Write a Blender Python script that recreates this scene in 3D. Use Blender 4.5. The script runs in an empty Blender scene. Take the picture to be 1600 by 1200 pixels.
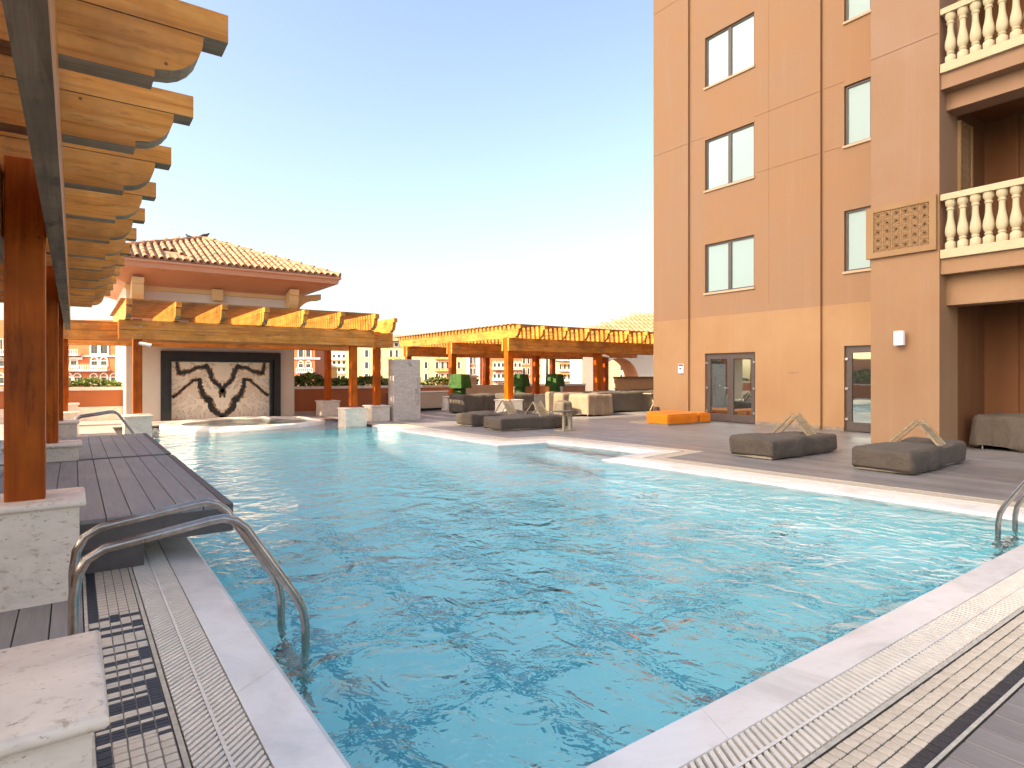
import bpy, bmesh, math, random
from mathutils import Vector, Matrix, noise
random.seed(7)
sc = bpy.context.scene
C = sc.collection
PI = math.pi
rad = math.radians

# ------------------------------------------------------------------ camera, sky, sun, exposure
CAM_A = rad(35.7936)
cd = bpy.data.cameras.new('camera'); cam = bpy.data.objects.new('camera', cd); C.objects.link(cam)
cam.location = (0, 0, 1.4)
cam.rotation_euler = (PI/2, 0, -CAM_A)
cd.sensor_width = 36.0; cd.lens = 36.0*950/1600; cd.shift_y = -15/1600
cd.clip_start = 0.05; cd.clip_end = 3000
sc.camera = cam

SUN_EL, SUN_AZ = rad(33), rad(-87)
w = bpy.data.worlds.new('World'); sc.world = w; w.use_nodes = True
nt = w.node_tree
sky = nt.nodes.new('ShaderNodeTexSky'); sky.sky_type = 'NISHITA'; sky.sun_disc = False
sky.sun_elevation = SUN_EL; sky.sun_rotation = SUN_AZ
sky.air_density = 1.0; sky.dust_density = 3.4; sky.ozone_density = 1.5
nt.links.new(sky.outputs[0], nt.nodes['Background'].inputs[0])
nt.nodes['Background'].inputs[1].default_value = 0.15

S = Vector((math.sin(SUN_AZ)*math.cos(SUN_EL), math.cos(SUN_AZ)*math.cos(SUN_EL), math.sin(SUN_EL)))
sd = bpy.data.lights.new('sun', 'SUN'); sun = bpy.data.objects.new('sun', sd); C.objects.link(sun)
sd.energy = 4.0; sd.angle = rad(0.5); sd.color = (1.0, 0.87, 0.66)
sun.rotation_euler = S.to_track_quat('Z', 'Y').to_euler(); sun.location = S*80

sc.view_settings.view_transform = 'Standard'; sc.view_settings.look = 'None'
sc.view_settings.gamma = 1.0; sc.view_settings.use_curve_mapping = False
sc.view_settings.exposure = 1.58
sc.view_settings.use_white_balance = True; sc.view_settings.white_balance_temperature = 7350; sc.view_settings.white_balance_tint = 11
sc.render.engine = 'CYCLES'
sc.cycles.max_bounces = 10; sc.cycles.diffuse_bounces = 5; sc.cycles.glossy_bounces = 4
sc.cycles.transmission_bounces = 6; sc.cycles.transparent_max_bounces = 12
sc.cycles.sample_clamp_indirect = 6.0; sc.cycles.use_denoising = True

# ------------------------------------------------------------------ materials
MATS = {}
def new_mat(name):
    m = bpy.data.materials.new(name); m.use_nodes = True
    n = m.node_tree.nodes; l = m.node_tree.links
    MATS[name] = m
    return m, n, l, n['Principled BSDF']
def setin(b, **k):
    for a, v in k.items():
        b.inputs[a.replace('_', ' ')].default_value = v
def coords(n, l, scale=(1, 1, 1), kind='Object', rot=(0, 0, 0)):
    t = n.new('ShaderNodeTexCoord'); mp = n.new('ShaderNodeMapping')
    mp.inputs['Scale'].default_value = scale; mp.inputs['Rotation'].default_value = rot
    l.new(t.outputs[kind], mp.inputs[0]); return mp.outputs[0]
def noise_tex(n, l, vec, scale, detail=4, rough=.55, dist=0):
    t = n.new('ShaderNodeTexNoise'); t.inputs['Scale'].default_value = scale
    t.inputs['Detail'].default_value = detail; t.inputs['Roughness'].default_value = rough
    t.inputs['Distortion'].default_value = dist
    l.new(vec, t.inputs['Vector']); return t.outputs[0]
def ramp(n, l, fac, stops):
    r = n.new('ShaderNodeValToRGB'); e = r.color_ramp.elements
    while len(e) < len(stops): e.new(.5)
    for i, (p, c) in enumerate(stops):
        e[i].position = p; e[i].color = (*c, 1) if len(c) == 3 else c
    l.new(fac, r.inputs[0]); return r.outputs[0]
def mixc(n, l, fac, a, b, mode='MIX'):
    m = n.new('ShaderNodeMix'); m.data_type = 'RGBA'; m.blend_type = mode
    for sock, v in ((m.inputs['Factor'], fac), (m.inputs[6], a), (m.inputs[7], b)):
        if hasattr(v, 'links'): l.new(v, sock)
        elif isinstance(v, (int, float)): sock.default_value = v
        else: sock.default_value = (*v, 1) if len(v) == 3 else v
    return m.outputs[2]
def bump(n, l, b, height, strength, dist=.01):
    k = n.new('ShaderNodeBump'); k.inputs['Strength'].default_value = strength; k.inputs['Distance'].default_value = dist
    l.new(height, k.inputs['Height']); l.new(k.outputs[0], b.inputs['Normal']); return k
def sc3(c, f): return tuple(min(1, x*f) for x in c)
def rnd(n):
    return n.new('ShaderNodeObjectInfo').outputs['Random']

def simple(name, col, rough=.6, metal=0, var=.12, vscale=6, bs=0, bscale=40, stretch=(1, 1, 1), spec=.5, per_obj=0):
    m, n, l, b = new_mat(name)
    v = coords(n, l, stretch)
    c = ramp(n, l, noise_tex(n, l, v, vscale, 5, .6), [(.3, sc3(col, 1-var)), (.7, sc3(col, 1+var))])
    if per_obj:
        k = ramp(n, l, rnd(n), [(0, (1-per_obj,)*3), (1, (1, 1, 1))])
        c = mixc(n, l, 1.0, c, k, 'MULTIPLY')
    l.new(c, b.inputs['Base Color'])
    setin(b, Roughness=rough, Metallic=metal); b.inputs['Specular IOR Level'].default_value = spec
    if bs: bump(n, l, b, noise_tex(n, l, v, bscale, 6, .65), bs, .01)
    return m

def wood(name, cols, axis, rough=.45, rings=14, grey=0.0):
    m, n, l, b = new_mat(name)
    st = [rings, rings, rings]; st['xyz'.index(axis)] = .7
    v = coords(n, l, tuple(st))
    # shift the grain from piece to piece
    o = n.new('ShaderNodeVectorMath'); o.operation = 'ADD'; l.new(v, o.inputs[0])
    cmb = n.new('ShaderNodeCombineXYZ'); mm = n.new('ShaderNodeMath'); mm.operation = 'MULTIPLY'; mm.inputs[1].default_value = 60
    l.new(rnd(n), mm.inputs[0]); l.new(mm.outputs[0], cmb.inputs[0]); l.new(mm.outputs[0], cmb.inputs[2]); l.new(cmb.outputs[0], o.inputs[1])
    g = noise_tex(n, l, o.outputs[0], 1.6, 8, .65, .6)
    c = ramp(n, l, g, [(.28, cols[0]), (.5, cols[1]), (.75, cols[2])])
    o2 = n.new('ShaderNodeVectorMath'); o2.operation = 'ADD'; l.new(coords(n, l, (1, 1, 1)), o2.inputs[0]); l.new(cmb.outputs[0], o2.inputs[1]); v2 = o2.outputs[0]
    patch = noise_tex(n, l, v2, 2.3, 4, .6)
    c = mixc(n, l, ramp(n, l, patch, [(.40, (0, 0, 0)), (.66, (.8, .8, .8))]), c, sc3(cols[1], .55))
    vst = coords(n, l, tuple(x*.45 if x > 1 else x*1.6 for x in st)); stn = noise_tex(n, l, vst, 1.3, 9, .75)
    c = mixc(n, l, ramp(n, l, stn, [(.54, (0, 0, 0)), (.66, (.8, .8, .8))]), c, sc3(cols[0], .35))
    if grey:
        gp = noise_tex(n, l, v2, 3.4, 6, .7)
        c = mixc(n, l, ramp(n, l, gp, [(.45, (0, 0, 0)), (.7, (grey, grey, grey))]), c, (.33, .29, .24))
    # small dark screw heads and knots
    vo = n.new('ShaderNodeTexVoronoi'); vo.inputs['Scale'].default_value = 5.5; l.new(v2, vo.inputs['Vector'])
    c = mixc(n, l, ramp(n, l, vo.outputs['Distance'], [(.035, (.75, .75, .75)), (.06, (0, 0, 0))]), c, (.05, .03, .015))
    tint = ramp(n, l, rnd(n), [(0, (.78, .78, .78)), (1, (1, 1, 1))])
    c = mixc(n, l, 1.0, c, tint, 'MULTIPLY')
    l.new(c, b.inputs['Base Color']); setin(b, Roughness=rough); b.inputs['Specular IOR Level'].default_value = .25
    bump(n, l, b, g, .25, .004)
    return m

WC = [(.46, .15, .020), (.82, .305, .055), (.92, .46, .12)]
WD = [(.34, .052, .002), (.55, .105, .003), (.66, .155, .006)]
for ax in 'xyz':
    wood('wood_'+ax, WC, ax, .55, 14, .12)
    wood('post_'+ax, WD, ax, .4, 18)
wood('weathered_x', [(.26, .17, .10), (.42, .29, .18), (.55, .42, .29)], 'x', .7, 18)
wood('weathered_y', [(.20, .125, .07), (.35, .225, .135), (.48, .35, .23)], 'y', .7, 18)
wood('slat_x', [(.25, .11, .03), (.42, .2, .06), (.55, .3, .1)], 'x', .55, 22)
wood('slat_y', [(.25, .11, .03), (.42, .2, .06), (.55, .3, .1)], 'y', .55, 22)
wood('teak_x', [(.30, .22, .13), (.42, .32, .20), (.50, .40, .27)], 'x', .55, 24)

def stucco(name, low, high=None, split=0, dirt=.045):
    m, n, l, b = new_mat(name)
    v = coords(n, l)
    big = noise_tex(n, l, v, .55, 6, .62)
    if high:
        sx = n.new('ShaderNodeSeparateXYZ'); l.new(v, sx.inputs[0])
        mm = n.new('ShaderNodeMath'); mm.operation = 'GREATER_THAN'; mm.inputs[1].default_value = split
        l.new(sx.outputs[2], mm.inputs[0])
        base = mixc(n, l, mm.outputs[0], low, high)
    else:
        base = mixc(n, l, 0.0, low, low)
    c = mixc(n, l, ramp(n, l, big, [(.3, (0, 0, 0)), (.72, (.75, .75, .75))]), base, (low[0]*.82, low[1]*.70, low[2]*.62))
    vs = coords(n, l, (2.0, 2.0, .10))
    st = noise_tex(n, l, vs, 2.2, 6, .7)
    c = mixc(n, l, ramp(n, l, st, [(.54, (0, 0, 0)), (.85, (dirt*2.2,)*3)]), c, (.62, .50, .42))
    fine = noise_tex(n, l, v, 55, 4, .7)
    c = mixc(n, l, ramp(n, l, fine, [(.3, (.07, .07, .07)), (.6, (0, 0, 0))]), c, (.05, .03, .02))
    l.new(c, b.inputs['Base Color']); setin(b, Roughness=.85); b.inputs['Specular IOR Level'].default_value = .2
    bump(n, l, b, noise_tex(n, l, v, 28, 6, .7), .28, .012)
    return m
stucco('stucco_main', (.43, .26, .138), (.315, .195, .126), 3.14)
stucco('stucco_pier', (.365, .225, .132), (.335, .212, .145), 4.2)
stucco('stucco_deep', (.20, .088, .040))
stucco('eaves_stucco', (.62, .35, .235)); stucco('terracotta', (.44, .155, .065))
stucco('terracotta_pale', (.56, .255, .13))
stucco('cream_wall', (.68, .62, .54), dirt=.05)
stucco('cream_yellow', (.72, .52, .27), dirt=.05)
stucco('beige_panel', (.58, .44, .31), dirt=.04)
stucco('baluster_cream', (.60, .515, .345), dirt=.03)
stucco('lattice_tan', (.36, .225, .12), dirt=.03)
simple('lattice_dark', (.10, .055, .025), .9)
stucco('far_red', (.62, .17, .075), dirt=.03); stucco('far_cream', (.66, .50, .28), dirt=.03)
stucco('far_white', (.78, .74, .68), dirt=.03); stucco('far_orange', (.70, .38, .12), dirt=.03)
simple('far_glass', (.035, .05, .055), .15, var=.5, vscale=.8)
stucco('tower_wall', (.55, .34, .20))

def travertine(name, base, vein, sc_=1.0, pit_at=.60):
    m, n, l, b = new_mat(name)
    v = coords(n, l, (sc_, sc_, sc_*1.6))
    a = noise_tex(n, l, v, 3.2, 8, .66, .8); f = noise_tex(n, l, v, 21, 6, .7, .3)
    c = ramp(n, l, a, [(.28, sc3(base, .74)), (.5, base), (.72, sc3(base, 1.12))])
    c = mixc(n, l, ramp(n, l, f, [(.56, (0, 0, 0)), (.72, (.75, .75, .75))]), c, vein)
    pit = n.new('ShaderNodeTexNoise'); pit.inputs['Scale'].default_value = 9; pit.inputs['Detail'].default_value = 9; pit.inputs['Roughness'].default_value = .75
    vp = coords(n, l, (2.2, 5.5, 5)); l.new(vp, pit.inputs['Vector'])
    pf = ramp(n, l, pit.outputs[0], [(pit_at, (0, 0, 0)), (pit_at+.05, (.85, .85, .85))])
    c = mixc(n, l, pf, c, sc3(vein, .55))
    l.new(c, b.inputs['Base Color']); setin(b, Roughness=.42)
    inv = n.new('ShaderNodeInvert'); l.new(pf, inv.inputs[1]); bump(n, l, b, inv.outputs[0], .35, .004)
    return m
travertine('travertine', (.86, .71, .57), (.42, .24, .12), .8)
travertine('travertine_pale', (.76, .68, .58), (.45, .33, .22), 1.4)
travertine('coping_stone', (.88, .83, .77), (.80, .70, .62), .5, .74)
MATS['coping_stone'].node_tree.nodes['Principled BSDF'].inputs['Roughness'].default_value = .22
simple('ledge_tile', (.74, .76, .75), .3, var=.06, vscale=30)
simple('grate_plastic', (.84, .77, .66), .55, var=.08, vscale=9)
simple('gutter_dark', (.22, .14, .06), .9)
simple('tile_pale', (.74, .63, .49), .35, var=.10, vscale=18, per_obj=.14, bs=.1, bscale=25)
simple('tile_dark', (.05, .052, .062), .45, var=.3, vscale=60, per_obj=.3, bs=.2, bscale=60)
simple('grout', (.085, .07, .058), .95, var=.25, vscale=30)
simple('grout_light', (.26, .24, .22), .95, var=.25, vscale=30)
simple('mortar', (.55, .49, .40), .9, var=.2, vscale=25)

def deck_mat(name, lines, col=(.31, .285, .272), rough=(.3, .62)):
    m, n, l, b = new_mat(name)
    v = coords(n, l, (9, .8, 9)); v0 = coords(n, l)
    g = noise_tex(n, l, v, 3.0, 8, .7)
    c = ramp(n, l, g, [(.25, sc3(col, .75)), (.5, col), (.8, sc3(col, 1.3))])
    big = noise_tex(n, l, v0, .9, 5, .62)
    c = mixc(n, l, ramp(n, l, big, [(.4, (0, 0, 0)), (.75, (.55, .55, .55))]), c, (.38, .32, .275))
    tint = ramp(n, l, rnd(n), [(0, (.82, .82, .82)), (1, (1, 1, 1))]); c = mixc(n, l, 1.0, c, tint, 'MULTIPLY')
    h = g
    if lines:
        sx = n.new('ShaderNodeSeparateXYZ'); l.new(v0, sx.inputs[0])
        dv = n.new('ShaderNodeMath'); dv.operation = 'DIVIDE'; dv.inputs[1].default_value = .155; l.new(sx.outputs[0], dv.inputs[0])
        fr = n.new('ShaderNodeMath'); fr.operation = 'FRACT'; l.new(dv.outputs[0], fr.inputs[0])
        fl = n.new('ShaderNodeMath'); fl.operation = 'FLOOR'; l.new(dv.outputs[0], fl.inputs[0])
        wn = n.new('ShaderNodeTexWhiteNoise'); wn.noise_dimensions = '1D'; l.new(fl.outputs[0], wn.inputs['W'])
        c = mixc(n, l, 1.0, c, ramp(n, l, wn.outputs[0], [(0, (.74, .74, .74)), (1, (1.0, 1.0, 1.0))]), 'MULTIPLY')
        gap = n.new('ShaderNodeMath'); gap.operation = 'LESS_THAN'; gap.inputs[1].default_value = .035; l.new(fr.outputs[0], gap.inputs[0])
        c = mixc(n, l, gap.outputs[0], c, (.02, .018, .018))
        iv = n.new('ShaderNodeMath'); iv.operation = 'SUBTRACT'; iv.inputs[0].default_value = 1; l.new(gap.outputs[0], iv.inputs[1]); h = iv.outputs[0]
    l.new(c, b.inputs['Base Color'])
    rr = ramp(n, l, big, [(.35, (rough[0],)*3), (.65, (rough[1],)*3)]); l.new(rr, b.inputs['Roughness'])
    bump(n, l, b, h, .3, .003)
    return m
deck_mat('deck_far', True); deck_mat('deck_board', False, (.26, .238, .23), (.4, .6))
simple('deck_side', (.115, .092, .082), .6, var=.15, vscale=14, bs=.15, bscale=70)
simple('black_gap', (.012, .011, .011), .9)
simple('skirting_stone', (.24, .19, .145), .7, var=.3, vscale=9)
simple('paving', (.42, .36, .31), .5, var=.12, vscale=2.5)

# metals, fabric
def steel():
    m, n, l, b = new_mat('steel'); v = coords(n, l)
    f = noise_tex(n, l, v, 9, 6, .7)
    l.new(ramp(n, l, f, [(.3, (.30, .25, .21)), (.7, (.52, .47, .43))]), b.inputs['Base Color'])
    l.new(ramp(n, l, f, [(.3, (.30,)*3), (.7, (.14,)*3)]), b.inputs['Roughness'])
    setin(b, Metallic=1.0)
steel()
simple('bolt_metal', (.45, .43, .4), .4, 1.0)
simple('chrome', (.6, .6, .6), .15, 1.0)
simple('dark_metal', (.085, .062, .056), .42, .0, spec=.5)
simple('cctv_white', (.78, .78, .76), .35); simple('cctv_black', (.02, .02, .02), .2)
simple('paper_white', (.85, .84, .82), .6); simple('sign_red', (.72, .05, .05), .6); simple('sign_black', (.02, .02, .02), .6)
simple('plate_text', (.25, .16, .1), .7)
def fabric(name, col, wave=.25):
    m, n, l, b = new_mat(name); v = coords(n, l)
    f = noise_tex(n, l, v, 3.5, 5, .6); wv = noise_tex(n, l, v, 240, 2, .5)
    l.new(ramp(n, l, f, [(.3, sc3(col, .84)), (.7, sc3(col, 1.12))]), b.inputs['Base Color'])
    setin(b, Roughness=.85); b.inputs['Specular IOR Level'].default_value = .25
    b.inputs['Sheen Weight'].default_value = .05
    vs = coords(n, l, (1, 1, 1)); fold = noise_tex(n, l, vs, 9, 4, .6, 1.2)
    k = bump(n, l, b, fold, wave, .03)
    k2 = n.new('ShaderNodeBump'); k2.inputs['Strength'].default_value = .15; k2.inputs['Distance'].default_value = .002
    l.new(wv, k2.inputs['Height']); l.new(k2.outputs[0], k.inputs['Normal'])
fabric('cover_taupe', (.105, .083, .064), .8); fabric('cover_beige', (.27, .195, .13)); fabric('cover_grey', (.13, .105, .080))
fabric('orange_fabric', (.80, .22, .012), .06)
simple('piping_dark', (.16, .05, .01), .8)
simple('frame_metal', (.42, .36, .26), .4, .3)
simple('wicker', (.62, .42, .24), .7, var=.6, vscale=45, bs=.8, bscale=60)
simple('resin_dark', (.05, .05, .055), .4)
simple('leaf_green', (.06, .13, .028), .55, var=.5, vscale=3, spec=.3); simple('leaf_dry', (.38, .30, .12), .7, var=.4, vscale=4)
simple('leaf_light', (.22, .30, .06), .55, var=.4, vscale=3)
simple('turf', (.030, .105, .010), .7, var=.35, vscale=7); simple('soil', (.06, .04, .025), .9)
simple('bird_grey', (.045, .045, .05), .6, var=.4, vscale=25)
def rooftile():
    m, n, l, b = new_mat('roof_tile'); v = coords(n, l)
    f = noise_tex(n, l, v, 7, 5, .65)
    c = ramp(n, l, f, [(.3, (.36, .155, .075)), (.6, (.55, .31, .18)), (.8, (.68, .50, .36))])
    c = mixc(n, l, 1.0, c, ramp(n, l, rnd(n), [(0, (.68, .62, .58)), (1, (1, 1, 1))]), 'MULTIPLY')
    l.new(c, b.inputs['Base Color']); setin(b, Roughness=.75)
rooftile()
simple('tile_rows', (.45, .24, .14), .8, var=.4, vscale=5)

def glass_window(name, tint, reflect, rough=.02):
    # coated pane: mirror part over a dim backing tone
    m, n, l, b = new_mat(name)
    setin(b, Metallic=0.0, Roughness=.6); b.inputs['Base Color'].default_value = (*tint, 1)
    g = n.new('ShaderNodeBsdfGlossy'); g.inputs['Roughness'].default_value = rough; g.inputs['Color'].default_value = (.85, 1.0, .95, 1)
    mx = n.new('ShaderNodeMixShader'); fr = n.new('ShaderNodeLayerWeight'); fr.inputs[0].default_value = .35
    mm = n.new('ShaderNodeMath'); mm.operation = 'MULTIPLY_ADD'; mm.inputs[1].default_value = .13; mm.inputs[2].default_value = reflect
    l.new(fr.outputs['Fresnel'], mm.inputs[0]); l.new(mm.outputs[0], mx.inputs[0])
    l.new(b.outputs[0], mx.inputs[1]); l.new(g.outputs[0], mx.inputs[2])
    v = coords(n, l); bp = n.new('ShaderNodeBump'); bp.inputs['Strength'].default_value = .05; bp.inputs['Distance'].default_value = .02
    l.new(noise_tex(n, l, v, 1.5, 2, .5), bp.inputs['Height']); l.new(bp.outputs[0], g.inputs['Normal'])
    l.new(mx.outputs[0], n['Material Output'].inputs[0]); return m
glass_window('pane_blind', (.30, .41, .41), .02)
glass_window('pane_dark', (.006, .010, .008), .42)

def water(name, tint, k=1.0):
    m, n, l, b = new_mat(name); n.remove(b)
    v = coords(n, l, (1.0, 1.1, 1)); v2 = coords(n, l, (1.15, .85, 1), rot=(0, 0, .5))
    a = noise_tex(n, l, v, 1.7, 2, .5, .9); f = noise_tex(n, l, v2, 5.4, 2, .5, 1.2); g = noise_tex(n, l, v, 17, 2, .5, .6)
    b1 = n.new('ShaderNodeBump'); b1.inputs['Strength'].default_value = 1; b1.inputs['Distance'].default_value = .09*k
    b2 = n.new('ShaderNodeBump'); b2.inputs['Strength'].default_value = 1; b2.inputs['Distance'].default_value = .038*k
    b3 = n.new('ShaderNodeBump'); b3.inputs['Strength'].default_value = 1; b3.inputs['Distance'].default_value = .009*k
    l.new(a, b1.inputs['Height']); l.new(f, b2.inputs['Height']); l.new(g, b3.inputs['Height'])
    l.new(b1.outputs[0], b2.inputs['Normal']); l.new(b2.outputs[0], b3.inputs['Normal'])
    N = b3.outputs[0]
    rf = n.new('ShaderNodeBsdfRefraction'); rf.inputs['IOR'].default_value = 1.14; rf.inputs['Roughness'].default_value = 0; rf.inputs['Color'].default_value = (*tint, 1)
    tr = n.new('ShaderNodeBsdfTransparent'); tr.inputs['Color'].default_value = (*tint, 1)
    gl = n.new('ShaderNodeBsdfGlossy'); gl.inputs['Roughness'].default_value = .02
    l.new(N, rf.inputs['Normal']); l.new(N, gl.inputs['Normal'])
    m1 = n.new('ShaderNodeMixShader'); m1.inputs[0].default_value = .0
    l.new(rf.outputs[0], m1.inputs[1]); l.new(tr.outputs[0], m1.inputs[2])
    fr = n.new('ShaderNodeFresnel'); fr.inputs[0].default_value = 1.33; l.new(N, fr.inputs['Normal'])
    m2 = n.new('ShaderNodeMixShader'); l.new(fr.outputs[0], m2.inputs[0]); l.new(m1.outputs[0], m2.inputs[1]); l.new(gl.outputs[0], m2.inputs[2])
    l.new(m2.outputs[0], n['Material Output'].inputs[0]); return m
water('pool_water', (.90, 1.0, 1.0)); water('spa_water', (.7, .85, .82), .4)
def pool_tile():
    m, n, l, b = new_mat('pool_tile'); v = coords(n, l)
    br = n.new('ShaderNodeTexBrick'); l.new(v, br.inputs['Vector']); br.offset = 0
    br.inputs['Scale'].default_value = 1; br.inputs['Brick Width'].default_value = .05; br.inputs['Row Height'].default_value = .05
    br.inputs['Mortar Size'].default_value = .002
    br.inputs['Color1'].default_value = (.38, .95, .98, 1); br.inputs['Color2'].default_value = (.46, .96, .985, 1); br.inputs['Mortar'].default_value = (.5, .85, .9, 1)
    c = mixc(n, l, ramp(n, l, noise_tex(n, l, v, .8, 4, .6), [(.4, (0, 0, 0)), (.7, (.35, .35, .35))]), br.outputs[0], (.52, .96, .985))
    l.new(c, b.inputs['Base Color']); setin(b, Roughness=.4)
pool_tile()
simple('stripe_tile', (.07, .46, .57), .4, var=.3, vscale=20)
simple('canal_water', (.05, .13, .16), .15, var=.3, vscale=.05, bs=.3, bscale=.6)

def shower_stone():
    m, n, l, b = new_mat('shower_stone'); v = coords(n, l, (1, 1, 1))
    br = n.new('ShaderNodeTexBrick'); mp = coords(n, l, (1, 1, 1), rot=(PI/2, 0, 0)); l.new(mp, br.inputs['Vector'])
    br.inputs['Scale'].default_value = 1; br.inputs['Brick Width'].default_value = .12; br.inputs['Row Height'].default_value = .04; br.inputs['Mortar Size'].default_value = .004
    br.inputs['Color1'].default_value = (.56, .49, .43, 1); br.inputs['Color2'].default_value = (.68, .61, .55, 1); br.inputs['Mortar'].default_value = (.44, .38, .33, 1)
    l.new(br.outputs[0], b.inputs['Base Color']); setin(b, Roughness=.8)
    bump(n, l, b, noise_tex(n, l, v, 30, 4, .6), .6, .02)
shower_stone()
def marble():
    m, n, l, b = new_mat('mural_marble'); t = n.new('ShaderNodeTexCoord')
    sx = n.new('ShaderNodeSeparateXYZ'); l.new(t.outputs['Object'], sx.inputs[0])
    ab = n.new('ShaderNodeMath'); ab.operation = 'ABSOLUTE'; l.new(sx.outputs[0], ab.inputs[0])
    cb = n.new('ShaderNodeCombineXYZ'); l.new(ab.outputs[0], cb.inputs[0]); l.new(sx.outputs[2], cb.inputs[1])
    a = noise_tex(n, l, cb.outputs[0], 1.3, 6, .6, .6)
    mm = n.new('ShaderNodeMath'); mm.operation = 'MULTIPLY'; mm.inputs[1].default_value = 60; l.new(a, mm.inputs[0])
    sn = n.new('ShaderNodeMath'); sn.operation = 'SINE'; l.new(mm.outputs[0], sn.inputs[0])
    c = ramp(n, l, a, [(.3, (.66, .52, .38)), (.5, (.84, .76, .64)), (.7, (.74, .62, .50))])
    c = mixc(n, l, ramp(n, l, sn.outputs[0], [(.90, (0, 0, 0)), (.97, (.55, .55, .55))]), c, (.22, .17, .13))
    l.new(c, b.inputs['Base Color']); setin(b, Roughness=.2)
marble()
simple('vein_black', (.016, .013, .011), .2, var=.3); simple('vein_tan', (.34, .17, .06), .25, var=.4, vscale=9)
simple('frame_black', (.016, .014, .014), .5, var=.4, vscale=5)
simple('frame_inner', (.009, .009, .009), .3, var=.4, vscale=5)

# ------------------------------------------------------------------ builders
WM = {}
def world_of(o): return WM.get(o.name, Matrix.Identity(4))
def tag(o, label=None, cat=None, group=None, kind=None):
    if label: o['label'] = label
    if cat: o['category'] = cat
    if group: o['group'] = group
    if kind: o['kind'] = kind
    return o
def empty(name, loc, rz=0, label=None, cat=None, group=None, kind=None):
    o = bpy.data.objects.new(name, None); C.objects.link(o); o.empty_display_size = .1
    o.location = loc; o.rotation_euler = (0, 0, rz)
    WM[o.name] = Matrix.Translation(loc) @ Matrix.Rotation(rz, 4, 'Z')
    return tag(o, label, cat, group, kind)
def link(o, parent=None, loc=None):
    C.objects.link(o)
    if parent: o.parent = parent
    if loc is not None: o.location = loc
    WM[o.name] = world_of(parent) @ Matrix.Translation(o.location) if parent else Matrix.Translation(o.location)
    return o
def copy_tree(o, parent=None, loc=None, rz=None):
    c = o.copy(); C.objects.link(c); c.parent = parent
    if loc is not None: c.location = loc
    if rz is not None: c.rotation_euler = (0, 0, rz)
    for ch in o.children:
        k = ch.copy(); C.objects.link(k); k.parent = c
        for g in ch.children:
            q = g.copy(); C.objects.link(q); q.parent = k
    return c

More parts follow.
